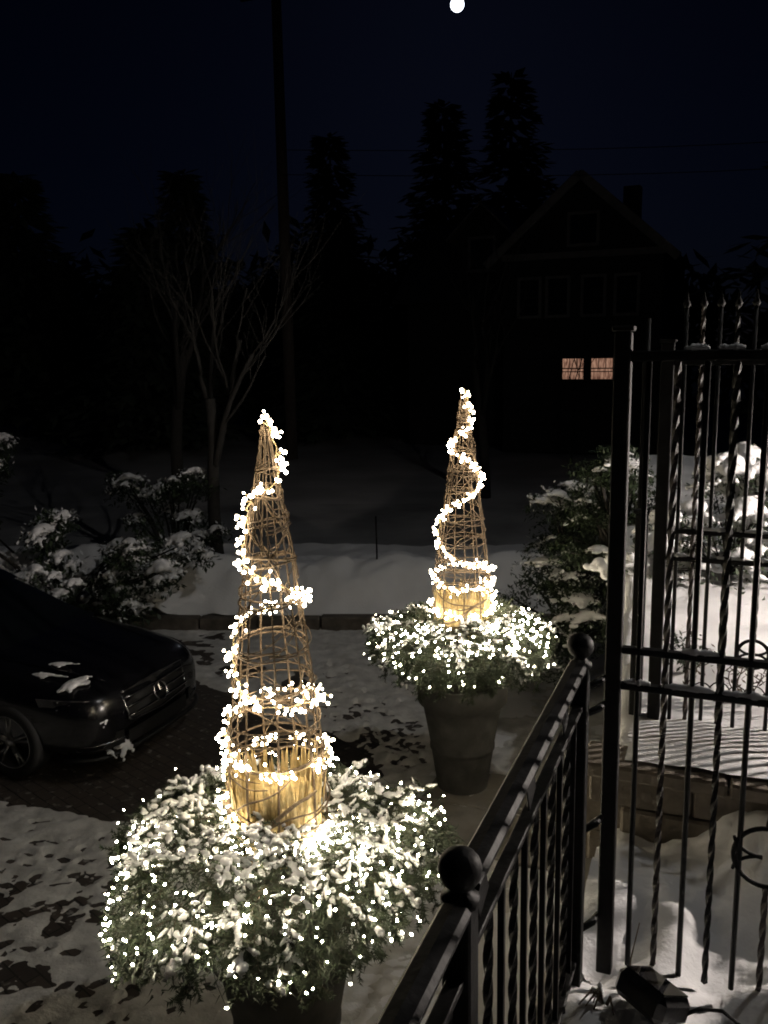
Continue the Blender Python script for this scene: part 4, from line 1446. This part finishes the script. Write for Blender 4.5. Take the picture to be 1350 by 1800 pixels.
# ------------------------------------------------------------------ the house across the street
hs = thing('gabled_house', (-4.95, 28.5, DZ), 'dark gabled house with two lit windows across the street', 'house')
W2, EV, AP, DP = 2.45, 6.2, 8.35, 9.0       # half width, eaves, apex, depth
wl_ = MB()
wl_.add([(-W2, 0, 0), (W2, 0, 0), (W2, 0, EV), (0, 0, AP), (-W2, 0, EV), (-W2, DP, 0), (W2, DP, 0), (W2, DP, EV), (0, DP, AP), (-W2, DP, EV)],
        [(0, 1, 2, 3, 4), (1, 6, 7, 2), (0, 4, 9, 5), (5, 9, 8, 7, 6)])
wl_.build('wall', M['housewall'], hs, smooth=False)
ov = .45
sl_ = (AP - EV) / W2
rf = MB()
for s in (-1, 1):
    e = (s * (W2 + ov), EV - sl_ * ov)
    rf.add([(0, -.5, AP + .05), (e[0], -.5, e[1] + .05), (e[0], DP + .4, e[1] + .05), (0, DP + .4, AP + .05),
            (0, -.5, AP + .2), (e[0], -.5, e[1] + .2), (e[0], DP + .4, e[1] + .2), (0, DP + .4, AP + .2)],
           [(0, 1, 2, 3), (4, 7, 6, 5), (0, 4, 5, 1), (1, 5, 6, 2), (2, 6, 7, 3)])
ro = rf.build('roof', M['roof'], hs, smooth=False)
for s in (-1, 1):
    d = Vector((s * (W2 + ov), 0, EV - sl_ * ov - AP))
    MB().bbox((d.x / 2, -.56, AP + d.z / 2 + .08), (d.length, .09, .26), .01, Matrix.Rotation(math.atan2(-d.z, d.x) if s > 0 else math.atan2(-d.z, d.x), 3, 'Y')).build('rake_board', M['trim'], ro, smooth=False)
MB().bbox((.75, 6.0, AP - .35), (.6, .6, 1.9), .02).build('chimney', M['stone'], ro, smooth=False)
MB().bbox((0, -.06, EV - .05), (2 * W2 + .1, .1, .2), .01).build('trim_band', M['trim'], hs, smooth=False)
for z in [.9 + .42 * k for k in range(11)]:
    MB().bbox((0, -.02, z), (2 * W2, .03, .03), .004).build('siding_board', M['housewall'], hs, smooth=False)
def window(parent, x_, z_, w_, h_, m, y=-.03):
    wn = MB()
    t = .09
    wn.bbox((x_, y - .03, z_ + h_ / 2 + t / 2), (w_ + 2 * t, .09, t), .008)
    wn.bbox((x_, y - .03, z_ - h_ / 2 - t / 2), (w_ + 2 * t, .11, t), .008)
    for s in (-1, 1):
        wn.bbox((x_ + s * (w_ / 2 + t / 2), y - .03, z_), (t, .09, h_), .008)
    o = wn.build('window', M['trim'] if m == 'glassdark' else M['housewall'], parent, smooth=False)
    MB().add([(x_ - w_ / 2, y, z_ - h_ / 2), (x_ + w_ / 2, y, z_ - h_ / 2), (x_ + w_ / 2, y, z_ + h_ / 2), (x_ - w_ / 2, y, z_ + h_ / 2)], [(0, 1, 2, 3)]).build('pane', M[m], o, smooth=False)
    MB().bbox((x_, y - .02, z_), (w_, .03, .035), .004).build('glazing_bar', M['housewall'], o, smooth=False)
    for k in (-1, 1):
        MB().bbox((x_ + k * w_ / 6, y - .02, z_ + h_ / 4), (.018, .025, h_ / 2), .003).build('glazing_bar', M['housewall'], o, smooth=False)
window(hs, 0.05, 6.9, .8, .85, 'glassdark')
window(hs, -.18, 2.68, .66, .66, 'litwin')
window(hs, .72, 2.68, .66, .66, 'litwin')
for x_ in (-1.6, -.7, .4, 1.4):
    window(hs, x_, 4.9, .6, 1.1, 'glassdark')
# rear wing with a dormer, left of the gable
MB().box((-4.6, 5.0, 2.6), (3.4, 7.0, 5.2)).build('side_wing', M['housewall'], hs, smooth=False)
rw_ = MB()
rw_.add([(-6.7, .9, 4.9), (-2.4, .9, 4.9), (-2.4, 5.0, 8.0), (-6.7, 5.0, 8.0), (-6.7, 9.1, 4.9), (-2.4, 9.1, 4.9)], [(0, 1, 2, 3), (3, 2, 5, 4), (0, 3, 4), (1, 5, 2)])
rw_.build('wing_roof', M['roof'], hs, smooth=False)
dm = MB()
dm.add([(-4.6, 1.9, 5.4), (-2.8, 1.9, 5.4), (-2.8, 1.9, 7.1), (-3.7, 1.9, 8.0), (-4.6, 1.9, 7.1), (-4.6, 5, 5.4), (-2.8, 5, 5.4), (-2.8, 5, 7.1), (-3.7, 5, 8.0), (-4.6, 5, 7.1)],
       [(0, 1, 2, 3, 4), (1, 6, 7, 2), (0, 4, 9, 5)])
dmo = dm.build('dormer', M['housewall'], hs, smooth=False)
dr_ = MB()
for s in (-1, 1):
    dr_.add([(-3.7, 1.6, 8.12), (-3.7 + s * 1.2, 1.6, 6.95), (-3.7 + s * 1.2, 5.2, 6.95), (-3.7, 5.2, 8.12), (-3.7, 1.6, 8.22), (-3.7 + s * 1.2, 1.6, 7.05), (-3.7 + s * 1.2, 5.2, 7.05), (-3.7, 5.2, 8.22)],
            [(0, 1, 2, 3), (4, 7, 6, 5), (0, 4, 5, 1), (1, 5, 6, 2)])
dr_.build('dormer_roof', M['trim'], dmo, smooth=False)
window(hs, -3.7, 6.5, .8, 1.0, 'glassdark', 1.86)
